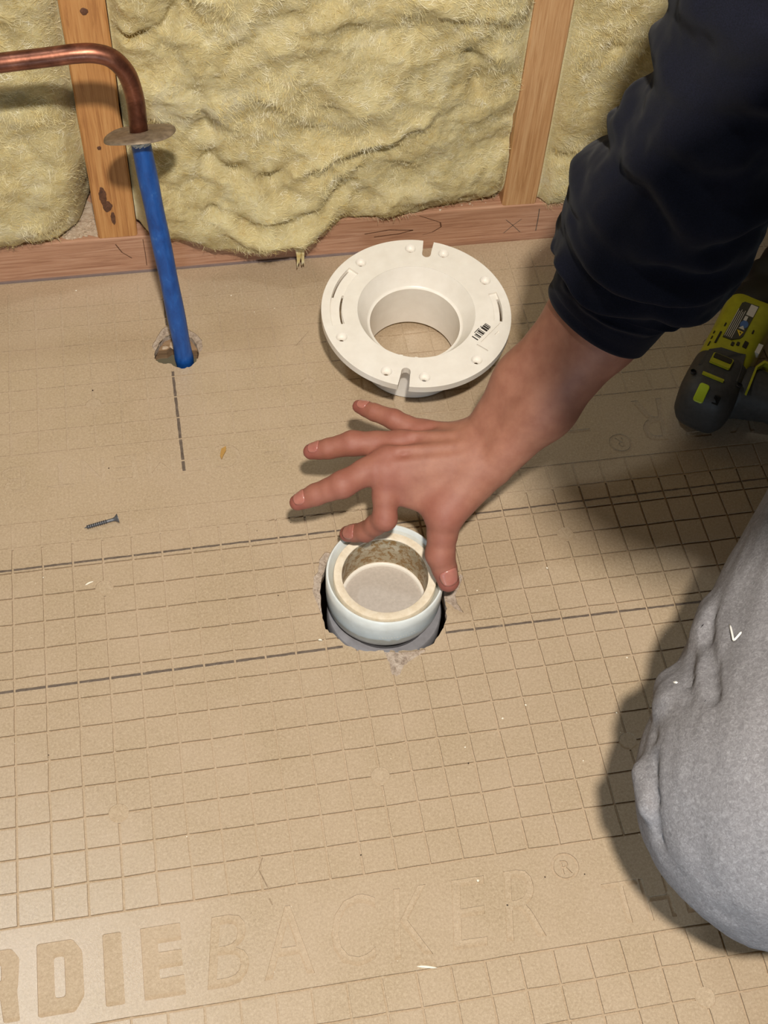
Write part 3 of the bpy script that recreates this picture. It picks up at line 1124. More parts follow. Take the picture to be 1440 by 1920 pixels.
def batt(x0, x1, ztop, zbot, bulge, creases, ridges, label, seed, rough=1.0):
    h = 0.085
    nx = int((x1 - x0) / h) + 1; nz = int((ztop - 0.9) / h) + 1
    V = np.zeros((nz, nx, 3)); 
    for a in range(nz):
        v = a / (nz - 1)
        for b in range(nx):
            x = x0 + (x1 - x0) * b / (nx - 1)
            zb = zbot(x)
            z = zb + (ztop - zb) * v
            d = bulge(x, z)
            w = 0.62 * fbm(x * .24 + seed, z * .26, seed, 3) + 0.16 * fbm(x * .75 + seed, z * .8 + .25 * x, 3.1, 3)
            rid = 1 - abs(fbm(x * .30 + 9 + seed, z * .42 + .12 * x, 7.7, 2)) * 2
            w += 0.20 * (rid - 0.5)
            fine = 0.05 * fbm(x * 2.6 + seed, z * 2.6, 1.3, 4) + 0.04 * fbm(x * 7, z * 7 + seed, 5.5, 3)
            d += rough * (w + fine)
            for pl, dep, wd in creases: 
                q = seg_dist(x, z, pl)
                if q < 3 * wd: d -= dep * (0.75 + 1.1 * fbm(x * .8 + seed, z * .8, 6.1, 2)) * math.exp(-(q / wd) ** 2)
            for pl, dep, wd in ridges:
                q = seg_dist(x, z, pl)
                if q < 3 * wd: d += dep * math.exp(-(q / wd) ** 2)
            ex = min(x - x0, x1 - x)
            edge = math.exp(-(ex / 0.28) ** 2)              # sides tuck back against the studs
            d = d * (1 - edge) + edge * min(d, -0.15)
            t = (z - zb) / 1.1                              # rounded lower lip
            if t < 1:
                d -= (1 - math.sqrt(max(0, 1 - (1 - t) ** 2))) * 0.75
            zz = z + 0.10 * fbm(x * 1.3, z * 1.3 + seed, 8.8, 3)
            yy = 25.7 - d
            V[a, b] = (x, yy, max(zz, 1.95) if yy > 25.62 else zz)
    V = V.reshape(-1, 3)
    F = []
    for a in range(nz - 1):
        for b in range(nx - 1):
            k = a * nx + b
            F.append((k, k + 1, k + nx + 1, k + nx))
    # body behind the face: back rim
    n0 = len(V)
    rim = [b for b in range(nx)] + [a * nx + nx - 1 for a in range(1, nz)] + [(nz - 1) * nx + b for b in range(nx - 2, -1, -1)] + [a * nx for a in range(nz - 2, 0, -1)]
    mid = V[rim].copy(); low = mid[:, 2] < 1.93
    mid[low, 1] = np.minimum(mid[low, 1], 25.62); mid[low, 2] = 1.93
    back = mid.copy(); back[:, 1] = 29.1
    V = np.vstack([V, mid, back])
    m = len(rim)
    for k in range(m):
        k2 = (k + 1) % m
        F.append((rim[k2], rim[k], n0 + k, n0 + k2))
        F.append((n0 + k2, n0 + k, n0 + m + k, n0 + m + k2))
    F.append(tuple(range(n0 + m, n0 + 2 * m)))
    root = empty('insulation_batt', ((x0 + x1) / 2, 27, 1.9), label, 'insulation', 'insulation batts between the studs')
    o = obj('glass_wool', V, F, M_ins, root, smooth=True)
    # loose fibres standing out of the face
    face = V[:n0].reshape(nz, nx, 3)
    rg = np.random.default_rng(int(seed * 10))
    N = int(1900 * (x1 - x0))
    ia = rg.integers(1, nz - 2, N); ib = rg.integers(2, nx - 2, N)
    p = face[ia, ib]
    tx = face[ia, ib + 1] - face[ia, ib - 1]; tz = face[ia + 1, ib] - face[ia - 1, ib]
    tx /= np.linalg.norm(tx, axis=1)[:, None]; tz /= np.linalg.norm(tz, axis=1)[:, None]
    nn = np.cross(tx, tz); nn /= np.linalg.norm(nn, axis=1)[:, None]          # out of the wall
    ang = np.array([3.5 * fbm(x * .33 + seed, z * .33, 4.4, 2) for x, _, z in p]) + rg.normal(0, .45, N)
    bend = rg.normal(0, .55, N); L = rg.uniform(.12, .42, N); w_ = rg.uniform(.003, .007, N)
    lift = np.abs(rg.normal(0, .05, N)) + .012
    def pt(f, wd):
        an = ang + bend * f
        dr = tx * np.cos(an)[:, None] + tz * np.sin(an)[:, None]
        sd = -tx * np.sin(an)[:, None] + tz * np.cos(an)[:, None]
        c = p + dr * (L * f)[:, None] + nn * (lift * 4 * f * (1 - f * .8) + .004)[:, None]
        return c - sd * (w_ * wd)[:, None], c + sd * (w_ * wd)[:, None]
    q = [pt(0.0, .5), pt(.35, 1.0), pt(.7, .8), pt(1.0, .25)]
    FV_ = np.stack([v for pr in q for v in pr], 1).reshape(-1, 3)
    k = np.arange(N)[:, None] * 8
    FF_ = np.concatenate([k + np.array([[0, 1, 3, 2]]), k + np.array([[2, 3, 5, 4]]), k + np.array([[4, 5, 7, 6]])])
    f = obj('loose_fibres', FV_, FF_, M_fibre, root)
    f['kind'] = 'stuff'
    return root


def sm(a, b, x):
    t = max(0, min(1, (x - a) / (b - a))); return t * t * (3 - 2 * t)


# middle batt: a fat sagging roll at the lower left, thinner to the right
def bulge_mid(x, z):
    d = 0.25
    d += 1.05 * math.exp(-((x - 10.0) / 3.6) ** 2 - ((z - 2.6) / 1.7) ** 2)
    d += 0.5 * math.exp(-((x - 8.0) / 3.0) ** 2 - ((z - 8.5) / 3.0) ** 2)
    d += 0.35 * math.exp(-((x - 14.0) / 3.5) ** 2 - ((z - 7.0) / 3.0) ** 2)
    d -= 0.35 * sm(16, 19.8, x)
    d += 0.25 * sm(9, 12, z)
    return d


def zbot_mid(x):
    k = [(5.2, 2.2), (6.2, 1.95), (7.5, 1.45), (9.5, 1.10), (11.2, 0.95), (11.6, 0.85), (12.2, 1.3), (13.2, 1.62), (15, 1.80), (17, 1.95), (19.9, 2.1)]
    return float(np.interp(x, [a for a, _ in k], [b for _, b in k])) + 0.10 * fbm(x * 1.7, 3.3, 0.2, 3)


batt(5.27, 19.80, 15.5, zbot_mid, bulge_mid,
     creases=[([(8.2, 3.5), (9.6, 2.75), (11.15, 2.6), (12.15, 2.9), (13.15, 3.55), (13.8, 4.3)], 0.45, 0.34),
              ([(8.3, 5.7), (9.4, 4.9), (10.4, 4.5), (11.0, 4.8)], 0.6, 0.48),
              ([(5.4, 11.0), (6.3, 11.0), (7.1, 11.25), (7.6, 12.2)], 0.5, 0.22),
              ([(7.1, 11.2), (7.3, 10.0), (7.9, 8.6), (8.2, 7.0)], 0.35, 0.3),
              ([(9.1, 10.4), (10.2, 11.0), (11.5, 11.6)], 0.25, 0.4),
              ([(17.7, 9.2), (18.1, 8.3), (18.2, 7.4)], 0.55, 0.32),
              ([(12.0, 4.6), (13.4, 5.2), (15.0, 5.7)], 0.35, 0.3),
              ([(13.2, 10.6), (15.0, 10.3), (16.6, 10.7), (18.2, 10.6)], 0.22, 0.35)],
     ridges=[([(11.3, 4.9), (13.0, 5.7), (14.5, 6.1), (16.2, 6.9)], 0.30, 0.28),
             ([(12.0, 11.2), (14.0, 11.1), (16.0, 11.5), (18.5, 11.0)], 0.16, 0.4),
             ([(8.6, 3.0), (10.4, 2.1), (12.0, 2.0)], 0.25, 0.4)],
     label='wide crumpled yellow insulation batt between the two studs above the white flange', seed=3.0)


def bulge_left(x, z):
    d = 0.75 * math.exp(-((x + 1.0) / 3.2) ** 2 - ((z - 4.5) / 3.6) ** 2) + 0.25
    d -= 1.9 * math.exp(-((x - 3.8) / 0.85) ** 2 - ((z - 2.3) / 2.2) ** 2)
    d -= 0.9 * math.exp(-((x - 3.8) / 0.5) ** 2)
    return d


def zbot_left(x):
    return float(np.interp(x, [-9, -1, 0.5, 2.0, 3.0, 3.8], [1.6, 1.9, 2.0, 2.0, 2.1, 2.2])) + 0.08 * fbm(x * 1.7, 5.3, 0.2, 3)


batt(-9, 3.72, 15.5, zbot_left, bulge_left,
     creases=[([(-1, 9.6), (1.0, 8.9), (2.6, 8.8)], 0.35, 0.4), ([(1.2, 12), (1.9, 11), (2.0, 10)], 0.3, 0.25)],
     ridges=[([(-2, 3.4), (0.5, 3.0), (2.2, 3.4)], 0.2, 0.5)],
     label='smooth bulging yellow insulation batt left of the knotty stud behind the copper pipe', seed=11.0, rough=0.75)


def bulge_right(x, z):
    return 0.42 - 0.30 * sm(2.6, 4.5, z) - 0.05 * sm(7, 12, z)


batt(21.26, 36.0, 15.5, lambda x: 1.50 + 0.15 * sm(21.4, 22.6, x) + 0.12 * fbm(x * 2.2, 9.1, 0, 3), bulge_right,
     creases=[([(21.3, 4.4), (22.6, 4.1), (24, 4.3)], 0.3, 0.2), ([(23, 9), (24.5, 9.3)], 0.2, 0.25)],
     ridges=[], label='flatter yellow insulation batt right of the paler stud behind the navy sleeve', seed=23.0, rough=0.45)

# one tuft hanging from the lower lip in front of the plate
V = []; F = []
q = random.Random(5)
parts = []
for k in range(7):
    p0 = np.array([11.45 + q.uniform(-.16, .16), 24.85 + q.uniform(-.05, .1), 1.5])
    p1 = p0 + [q.uniform(-.06, .06), -.02, -.55]; p2 = p1 + [q.uniform(-.05, .05) , .02, -.55 + q.uniform(-.15, .15)]
    parts.append(tube(spline([p0, p1, p2], 7), np.linspace(.10, .015, 7), 7))
o = obj('insulation_tuft', *merge(*parts), M_fibre, loc=(11.45, 24.9, 0.5), smooth=True)
tag(o, 'thin yellow tuft hanging below the insulation lip to the floor edge', 'insulation')

# ------------------------------------------------------------------ copper water pipe with its blue sleeve
pipe = empty('copper_water_pipe', (6.45, 20.95, 0), 'bent brown copper water pipe in a blue sleeve rising from the small floor hole', 'pipe')
cp = [(5.86, 21.93, 8.9), (5.85, 22.0, 9.7), (5.86, 22.0, 10.4), (5.85, 22.0, 11.15), (5.70, 22.0, 12.0), (5.33, 22.0, 12.58), (4.82, 22.0, 12.81), (4.2, 22.0, 12.84), (3.59, 22.0, 12.79), (2.0, 22.0, 12.68), (0.73, 22.0, 12.60), (-3.0, 22.0, 12.4), (-9, 22.0, 12.1)]
path = spline(cp, 90)
o = obj('copper_tube', *tube(path, 0.295, 28), M_copper, pipe, smooth=True)
sl = spline([(6.62, 20.72, -2.2), (6.50, 20.93, -0.4), (6.42, 21.05, 1.2), (6.22, 21.4, 4.2), (6.02, 21.72, 7.0), (5.86, 21.95, 9.42)], 60)
T = np.linspace(0, 1, 60)
rad = 0.335 + 0.008 * np.sin(T * 30) + 0.02 * np.exp(-((T - 0.24) / 0.03) ** 2)
V, F = tube(sl, rad, 28, caps=False)
blue = obj('blue_sleeve', V, F, M_blue, pipe, smooth=True)
blue['label'] = 'scuffed blue plastic sleeve'
tt = spline([(5.865, 21.945, 9.36), (5.855, 21.97, 9.52), (5.85, 21.98, 9.66)], 10)
V, F = tube(tt, 0.33 + 0.03 * np.linspace(0, 1, 10), 32, caps=False)
V = np.array(V); rr = random.Random(3)
for k in range(len(V)):
    V[k] += np.array([rr.uniform(-.03, .03), rr.uniform(-.03, .03), rr.uniform(-.045, .045)]) * (1 if k > 64 else .3)
o = obj('torn_sleeve_end', V, F, M_tornwhite, blue); o['label'] = 'torn whitish upper end of the sleeve'
# tilted round escutcheon plate
prof = [(0.30, 0.05), (0.36, 0.10), (0.5, 0.075), (0.95, 0.03), (1.10, 0.02), (1.17, -0.02), (1.18, -0.07), (1.12, -0.07), (1.05, -0.03), (0.5, 0.02), (0.30, 0.0)]
V, F = lathe(prof, 48, closed=True)
for k in range(len(V)):
    a = math.atan2(V[k][1], V[k][0]); V[k][2] += 0.025 * math.sin(3 * a + 1) * (math.hypot(V[k][0], V[k][1]) / 1.1) ** 2
V = V @ (rotm('Y', -5) @ rotm('X', -25)).T + [5.855, 22.0, 9.72]
o = obj('escutcheon_plate', V, F, M_zinc, pipe, smooth=True); sharp(o, 50)
o['label'] = 'dusty round metal cover plate'

# ------------------------------------------------------------------ white closet flange
FC = np.array([15.07, 19.62, 0.0])
ZT = 2.78
fl = empty('closet_flange', (15.07, 19.62, 0), 'white plastic closet flange with slots and screw holes standing on the board by the wall', 'flange')
TH0 = 72.0
R3 = 3.5
A = np.radians(np.linspace(0, 360, 144, endpoint=False))
nw = math.degrees(0.19 / 3.5)


def notch_outline():
    pts = []
    for base in (TH0, TH0 + 180):
        u = np.array([math.cos(math.radians(base)), math.sin(math.radians(base))]); w = np.array([-u[1], u[0]])
        for r_, s_ in ((3.49, -0.20), (3.0, -0.165)): pts.append(tuple(u * r_ + w * s_))
        for k in range(7):
            a = math.radians(-90 + 180 * k / 6)
            pts.append(tuple(u * (2.84 - 0.165 * math.cos(a)) + w * 0.165 * math.sin(a)))
        for r_, s_ in ((3.0, 0.165), (3.49, 0.20)): pts.append(tuple(u * r_ + w * s_))
        for k in range(1, 60):
            a = math.radians(base + 3.6 + (180 - 7.2) * k / 60)
            pts.append((R3 * math.cos(a), R3 * math.sin(a)))
    return pts


cuts = [(circle(0, 0, 2.17, 96), None)]
HOLES = [TH0 + d for d in (12, -12, 51, -50)] + [TH0 + 180 + d for d in (13, -13, 53, -55)]
hp = []
for k, a in enumerate(HOLES):
    r_ = 3.05
    c = (r_ * math.cos(math.radians(a)), r_ * math.sin(math.radians(a)))
    hp.append(c); cuts.append((circle(*c, 0.20, 20), None))
cuts.append((ring_arc(2.74, 3.18, TH0 + 60, TH0 + 114), 0.12))
cuts.append((ring_arc(2.76, 2.83, TH0 + 84, TH0 + 113), None))
cuts.append((ring_arc(3.11, 3.17, TH0 + 62, TH0 + 88), None))
cuts.append((ring_arc(2.86, 3.18, TH0 - 88, TH0 - 62), 0.10))
cuts.append((ring_arc(3.09, 3.17, TH0 - 88, TH0 - 67), None))


def thin_rect(a, b, w):
    a = np.array(a); b = np.array(b); d = (b - a) / np.linalg.norm(b - a); n = np.array([-d[1], d[0]]) * w / 2
    return [tuple(a - n), tuple(b - n), tuple(b + n), tuple(a + n)]


cuts.append((thin_rect((1.90, -1.80), (2.24, -2.14), 0.05), 0.08))
cuts.append((thin_rect((2.08, -1.72), (2.98, -0.92), 0.03), 0.05))
cuts.append((thin_rect((2.66, -1.45), (2.84, -1.30), 0.06), 0.05))
V, F = plate_prism(notch_outline(), cuts, 0.0, -0.30)


def tiltf(V):
    return np.asarray(V) @ rotm('X', 3.4).T + FC + [0, 0, ZT]


ring = obj('flange_ring', tiltf(V), F, M_pvc, fl)
bevel(ring, 0.03, 2)
# countersunk screw seats
for c in hp:
    n = 20; V = []; F = []
    for r_, z_ in ((0.205, 0.0), (0.12, -0.13), (0.10, -0.14), (0.09, -0.29)):
        for k in range(n):
            a = 2 * math.pi * k / n; V.append((c[0] + r_ * math.cos(a), c[1] + r_ * math.sin(a), z_))
    for i in range(3):
        for k in range(n): F.append((i * n + k, i * n + (k + 1) % n, (i + 1) * n + (k + 1) % n, (i + 1) * n + k))
    obj('screw_seat', tiltf(V), F, M_pvc, fl, smooth=True)
# tapered throat and hub
prof = [(2.17, -0.02), (2.12, -0.08), (1.80, -0.66), (1.76, -0.70), (1.68, -0.72), (1.66, -2.62), (1.90, -2.66), (2.03, -2.6), (2.06, -1.2), (2.18, -0.62), (2.42, -0.31), (2.42, -0.28), (2.2, -0.28)]
V, F = lathe(prof, 96, closed=True)
V = np.asarray(tiltf(V))
V[:, 2] = np.where(V[:, 2] < 0.3, np.maximum(V[:, 2], 0.004), V[:, 2])
o = obj('hub', V, F, M_pvc, fl, smooth=True); sharp(o, 35)
# ribs under the ring near the notch, as moulded steps
for s_ in (-1, 1):
    u = np.array([math.cos(math.radians(TH0 + 180)), math.sin(math.radians(TH0 + 180))]); w = np.array([-u[1], u[0]])
    loop = [tuple(u * 1.9 + w * s_ * 0.22), tuple(u * 3.0 + w * s_ * 0.22), tuple(u * 3.0 + w * s_ * 0.34), tuple(u * 1.9 + w * s_ * 0.34)]
    if s_ < 0: loop = loop[::-1]
    V, F = plate_prism(loop, [], -0.29, -0.75)
    obj('rib', tiltf(V), F, M_pvc, fl)
# printed barcode
a0 = np.array([1.78, -1.44]); d = np.array([2.50, -0.80]) - a0; L = np.linalg.norm(d); d /= L; n_ = np.array([d[1], -d[0]])
V = []; F = []
for t0, t1, lo, hi in ((0.0, .05, 0, .27), (.13, .16, .02, .27), (.18, .24, .02, .27), (.30, .33, 0, .27), (.36, .44, 0, .27), (.46, .49, 0, .27), (.57, .66, 0, .27), (.68, .76, 0, .27), (.78, .83, 0, .27), (.85, .88, .0, .24), (.22, .52, -.05, -.02), (.60, .66, -.05, -.02)):
    k = len(V)
    for t, s_ in ((t0, lo), (t1, lo), (t1, hi), (t0, hi)): V.append((*(a0 + d * L * t + n_ * s_), 0.004))
    F.append((k + 3, k + 2, k + 1, k))
o = obj('barcode', tiltf(V), F, M_ink, fl); o['label'] = 'small black printed barcode'

# ------------------------------------------------------------------ drain: coupling held by the hand, fitting below
DC = (12.28, 9.72, 0.0)
cpl = empty('drain_coupling', (12.28, 9.72, -0.5), 'white pipe coupling with a cream inner ring set into the large floor hole', 'pipe fitting')
prof = [(1.74, 0.55), (1.87, 0.70), (1.89, 0.93), (1.915, 0.96), (1.955, 0.96), (1.985, 0.92), (1.985, 0.45), (1.98, 0.0), (1.955, -0.40), (1.90, -0.62), (1.83, -0.72), (1.74, -0.73), (1.74, -0.2)]
V, F = lathe(prof, 96, DC, closed=True)
o = obj('coupling_body', V, F, M_pvc2, cpl, smooth=True); sharp(o, 45)
body = o
# faint moulded writing on the coupling's front wall (unreadable raised flecks)
V = []; F = []; q = random.Random(9)
for row, zc in enumerate((0.02, -0.10)):
    for k in range(13 if row == 0 else 9):
        a = math.radians(-104 + k * 2.9 + (8 if row else 0)); r_ = 1.985 - (0.012 if zc > -.05 else 0.03)
        w_ = 0.010 + 0.008 * q.random(); hgt = 0.035
        i = len(V)
        for da, dz in ((-w_, -hgt * q.random()), (w_, -hgt), (w_, hgt * q.random()), (-w_, hgt)):
            V.append((DC[0] + (r_ + .012) * math.cos(a + da), DC[1] + (r_ + .012) * math.sin(a + da), zc + dz))
        F.append((i, i + 1, i + 2, i + 3))
o = obj('moulded_marks', V, F, M_lid, body); o['label'] = 'faint raised moulded marks'
prof = [(1.735, 0.50), (1.735, 0.76), (1.715, 0.80), (1.47, 0.80), (1.45, 0.785), (1.45, 0.74)]
V, F = lathe(prof, 96, (DC[0], DC[1], 0))
o = obj('inner_ring', V, F, M_cream, cpl, smooth=True); sharp(o, 45)
o['label'] = 'cream cut end of the inner pipe'
ring_in = o
V, F = lathe([(1.45, 0.74), (1.45, -0.74)], 96, DC)
o = obj('pipe_wall', V, F, M_stain, ring_in, smooth=True); o['label'] = 'brown stained inside wall of the pipe'
prof = [(1.45, -0.66), (1.40, -0.64), (1.35, -0.66), (1.33, -0.76)]
V, F = lathe(prof, 96, DC)
o = obj('cap_rim', V, F, M_lid, cpl, smooth=True)
V, F = lathe([(1.34, -0.75), (0.7, -0.76), (0.001, -0.76)], 96, DC)
o = obj('test_cap', V, F, M_membrane, cpl, smooth=True); o['label'] = 'flat grey test cap closing the pipe'
# small brown spots on the cream ring
for k, (a, r_, w) in enumerate(((-22, 1.53, .05), (-26, 1.57, .03), (62, 1.62, .07), (66, 1.66, .05))):
    p = (DC[0] + r_ * math.cos(math.radians(a)), DC[1] + r_ * math.sin(math.radians(a)), 0.785)
    obj('rust_speck', *crumb(p, w, 50 + k, .25), M_tan, ring_in)
fit = empty('drain_fitting', (12.28, 9.72, -6.9), 'grey drain fitting below the white coupling inside the floor hole', 'pipe fitting')
prof = [(1.60, -0.95), (1.93, -0.95), (1.97, -1.0), (1.97, -1.9), (1.9, -2.2), (1.8, -2.3), (1.8, -6.98), (1.6, -6.98), (1.6, -0.8)]
V, F = lathe(prof, 80, (12.30, 9.48, 0.0), closed=True)
o = obj('hub_body', V, F, M_greypvc, fit, smooth=True); sharp(o, 40)

# ------------------------------------------------------------------ cordless drill lying on its side
DO = np.array([25.3, 15.38, 1.2]); DA = np.array([0.6222, 0.7828, 0.0]); DT = np.array([0.7828, -0.6222, 0.0]); DZ = np.array([0, 0, 1.0])


def dl(s, t, z):
    return DO + DA * s + DT * t + DZ * z


drill = empty('cordless_drill', (26, 16.3, 0), 'lime green and dark grey cordless drill lying on its side in the shade', 'drill')


def loft(sec, n=40, e=2.6, name='part', m=None, parent=None, caps=True):
    """sec = [(s, half width, half height, t centre, z centre)] along the drill axis, superellipse sections"""
    V = []; F = []
    for s, w, h, tc, zc in sec:
        for k in range(n):
            a = 2 * math.pi * k / n
            c, q = math.cos(a), math.sin(a)
            V.append(dl(s, tc + w * math.copysign(abs(c) ** (2 / e), c), zc + h * math.copysign(abs(q) ** (2 / e), q)))
    for i in range(len(sec) - 1):
        for k in range(n):
            F.append((i * n + k, i * n + (k + 1) % n, (i + 1) * n + (k + 1) % n, (i + 1) * n + k)[::-1])
    if caps:
        F.append(tuple(range(n))); F.append(tuple((len(sec) - 1) * n + k for k in range(n - 1, -1, -1)))
    o = obj(name, V, F, m, parent, smooth=True)
    return sharp(o, 38)


def topz(s, t):
    """height of the housing's upper skin"""
    h = 1.2 if s < 1.3 else 1.165
    return h * max(0.0, 1 - min(1, abs(t) / 1.03) ** 3.5) ** (1 / 3.5)


loft([(0.9, 0.98, 1.10, 0, 0), (1.5, 1.0, 1.15, 0, 0), (3.0, 1.0, 1.16, 0, 0), (4.2, 1.04, 1.17, 0, 0), (4.6, 1.04, 1.16, 0, 0), (4.75, 0.98, 1.08, 0, 0)], 48, 3.6, 'motor_housing', M_lime, drill)
loft([(-0.98, 0.25, 0.30, 0, -.05), (-0.93, 0.58, 0.64, 0, -.03), (-0.78, 0.82, 0.90, 0, 0), (-0.45, 0.98, 1.07, 0, 0), (0.0, 1.05, 1.16, 0, 0), (0.5, 1.06, 1.19, 0, 0), (1.0, 1.05, 1.2, 0, 0), (1.25, 1.04, 1.19, 0, 0), (1.28, 0.95, 1.05, 0, 0)], 48, 3.4, 'rear_cap', M_dgrey, drill)
loft([(4.6, 1.0, 1.1, 0, 0), (4.8, 1.12, 1.17, 0, 0), (5.6, 1.06, 1.12, 0, 0), (6.0, 0.85, 0.92, 0, 0), (6.6, 0.80, 0.86, 0, 0), (6.9, 0.98, 1.0, 0, 0), (7.3, 0.95, 0.98, 0, 0)], 40, 2.2, 'gear_case', M_black, drill)
loft([(7.3, 0.62, 0.62, 0, 0), (7.5, 0.75, 0.75, 0, 0), (8.6, 0.72, 0.72, 0, 0), (9.2, 0.45, 0.45, 0, 0), (9.4, 0.2, 0.2, 0, 0)], 32, 2.0, 'chuck', M_black, drill)


def pad(name, pts, z0, thick, m, parent=drill, curve=True, bev=0.03, rot=None):
    """a thin raised piece following the housing's skin; pts are (s, t) outline points"""
    n = len(pts); V = []; F = []
    for lift in (-0.05, thick):
        for s, t in pts:
            zz = (topz(s, t) if curve else 0) + z0 + lift
            V.append(dl(s, t, zz))
    F.append(tuple(range(n, 2 * n))[::-1]); F.append(tuple(range(n)))
    for k in range(n): F.append((k, (k + 1) % n, n + (k + 1) % n, n + k)[::-1])
    o = obj(name, V, F, m, parent)
    bm = bmesh.new(); bm.from_mesh(o.data); bmesh.ops.recalc_face_normals(bm, faces=bm.faces); bm.to_mesh(o.data); bm.free()
    return o


def rrect(s0, s1, t0, t1, r, n=5):
    pts = []
    for cs, ct, a0 in ((s1 - r, t1 - r, 0), (s0 + r, t1 - r, 90), (s0 + r, t0 + r, 180), (s1 - r, t0 + r, 270)):
        for k in range(n):
            a = math.radians(a0 + 90 * k / (n - 1)); pts.append((cs + r * math.cos(a), ct + r * math.sin(a)))
    return pts


# grey step piece with the lime window on it
cap = [o for o in drill.children if o.name.startswith('rear_cap')][0]
pad('step_panel', [(0.4, -0.72), (1.3, -0.66), (1.55, -0.3), (1.62, 0.35), (1.75, 0.62), (0.4, 0.8)], 0.0, 0.04, M_dgrey, cap)
pad('window_frame', rrect(0.58, 1.08, -0.43, 0.34, 0.06), 0.08, 0.05, M_lime, cap)
pad('vent_slot', rrect(0.80, 1.03, -0.38, 0.30, 0.05), 0.12, 0.05, M_black, cap)
pad('trim_line', rrect(-0.05, 0.05, -0.46, 0.36, 0.03), 0.03, 0.045, M_lime, cap)
# rear button on the rounded end
def rear_pad(name, c, w, h, m, lift):
    # oriented to the sloping rear skin
    nrm = DA * -0.62 + DZ * 0.78
    u = DT; v = np.cross(nrm, u)
    V = []; F = []
    pts = rrect(-h, h, -w, w, 0.10)
    base = dl(*c)
    for l in (-0.12, lift):
        for a, b in pts: V.append(base + u * b + v * a + nrm * l)
    n = len(pts)
    F.append(tuple(range(n, 2 * n))); F.append(tuple(range(n))[::-1])
    for k in range(n): F.append((k, (k + 1) % n, n + (k + 1) % n, n + k))
    o = obj(name, V, F, m, cap)
    bm = bmesh.new(); bm.from_mesh(o.data); bmesh.ops.recalc_face_normals(bm, faces=bm.faces); bm.to_mesh(o.data); bm.free()
    bevel(o, 0.03); return o


b_ = rear_pad('lime_button', (-0.66, -0.17, 0.90), 0.19, 0.36, M_lime2, 0.12); b_['label'] = 'bright lime rounded panel'
rear_pad('slit', (-0.68, 0.42, 0.88), 0.025, 0.16, M_black, 0.05)
# screw recesses
for s, t in ((-0.05, -0.78), (0.35, 0.90)):
    V, F = lathe([(0.12, 0.0), (0.09, 0.01), (0.09, -0.08), (0.001, -0.08)], 18)
    V = V + dl(s, t, topz(s, t) + 0.10)
    obj('screw_recess', V, F, M_black, cap)
# vents cut in the lime housing
for s0, s1, t0, t1 in ((1.72, 2.38, -0.62, -0.55), (1.55, 1.80, -0.80, -0.76), (1.95, 2.12, -0.82, -0.78), (2.28, 2.42, -0.84, -0.80), (2.70, 2.9, -0.60, -0.55), (1.86, 2.06, -0.05, 0.06), (1.98, 2.16, 0.13, 0.24), (2.02, 2.36, 0.36, 0.52), (2.85, 3.05, 0.44, 0.50)):
    pad('vent', rrect(s0, s1, t0, t1, 0.02, 3), 0.0, 0.02, M_black, [o for o in drill.children if o.name.startswith('motor_housing')][0])
hs = [o for o in drill.children if o.name.startswith('motor_housing')][0]
lab = pad('label', [(2.12, -0.44), (4.15, -0.40), (4.26, -0.32), (4.30, 0.24), (2.52, 0.22), (2.36, 0.16), (2.12, -0.1)], 0.005, 0.02, M_labelgrey, hs)
lab['label'] = 'warning label with small print and pictograms'
# printed blocks on the label, thin plates
def printed(name, pts, m, up=0.028):
    V = []; 
    for s, t in pts: V.append(dl(s, t, topz(s, t) + up))
    o = obj(name, V, [tuple(range(len(pts)))[::-1]], m, hs)
    return o
for k in range(5):
    t = -0.41 + 0.065 * k
    printed('print_line', [(2.2, t), (2.2 + 1.6 - .1 * (k % 2), t), (2.2 + 1.6 - .1 * (k % 2), t + 0.022), (2.2, t + 0.022)], M_labelwhite)
printed('print_box', rrect(3.62, 4.24, -0.06, 0.22, 0.02, 3), M_labelwhite)
printed('print_box', rrect(3.30, 3.56, -0.06, 0.06, 0.02, 3), M_labelwhite)
printed('print_disc', [(3.10 + .22 * math.cos(a), 0.05 + .15 * math.sin(a)) for a in np.linspace(0, 2 * math.pi, 20, endpoint=False)], M_labelblue)
printed('print_triangle', [(2.82, -0.08), (2.82, 0.16), (3.02, 0.04)], M_labelwhite, 0.032)
printed('print_triangle', [(2.72, -0.10), (2.72, 0.16), (2.44, 0.10)], M_labelyellow)
printed('print_mark', [(2.66, 0.02), (2.66, 0.09), (2.54, 0.09)], M_ink, 0.034)
# grip and battery
def grip_section(t, s0, s1, h):
    return [(s0, h), (s1, h)]
V = []; F = []; n = 28
secs = [(0.75, 0.9, 1.05, 0.98), (1.2, 1.1, 1.0, 0.92), (2.2, 1.25, 0.80, 0.80), (3.4, 1.15, 0.78, 0.78), (4.4, 1.1, 0.82, 0.80), (4.9, 1.1, 1.2, 0.95)]
for t, sc_, w, h in secs:
    for k in range(n):
        a = 2 * math.pi * k / n; c, q = math.cos(a), math.sin(a)
        V.append(dl(sc_ + w * math.copysign(abs(c) ** .8, c), t, -0.05 + h * math.copysign(abs(q) ** .8, q)))
for i in range(len(secs) - 1):
    for k in range(n): F.append((i * n + k, i * n + (k + 1) % n, (i + 1) * n + (k + 1) % n, (i + 1) * n + k))
F.append(tuple(range(n))[::-1]); F.append(tuple((len(secs) - 1) * n + k for k in range(n)))
grip = obj('grip', V, F, M_dgrey, drill, smooth=True)
pts = [(0.35, 1.20), (1.55, 1.12), (2.0, 1.3), (2.05, 2.4), (1.95, 2.4), (1.9, 1.36), (1.52, 1.2), (0.35, 1.28)]
V = []; F = []
for lift in (0.60, 0.98):
    for s, t in pts: V.append(dl(s, t, lift - 0.1 * max(0, t - 1.3)))
k = len(pts); F.append(tuple(range(k, 2 * k))); F.append(tuple(range(k))[::-1])
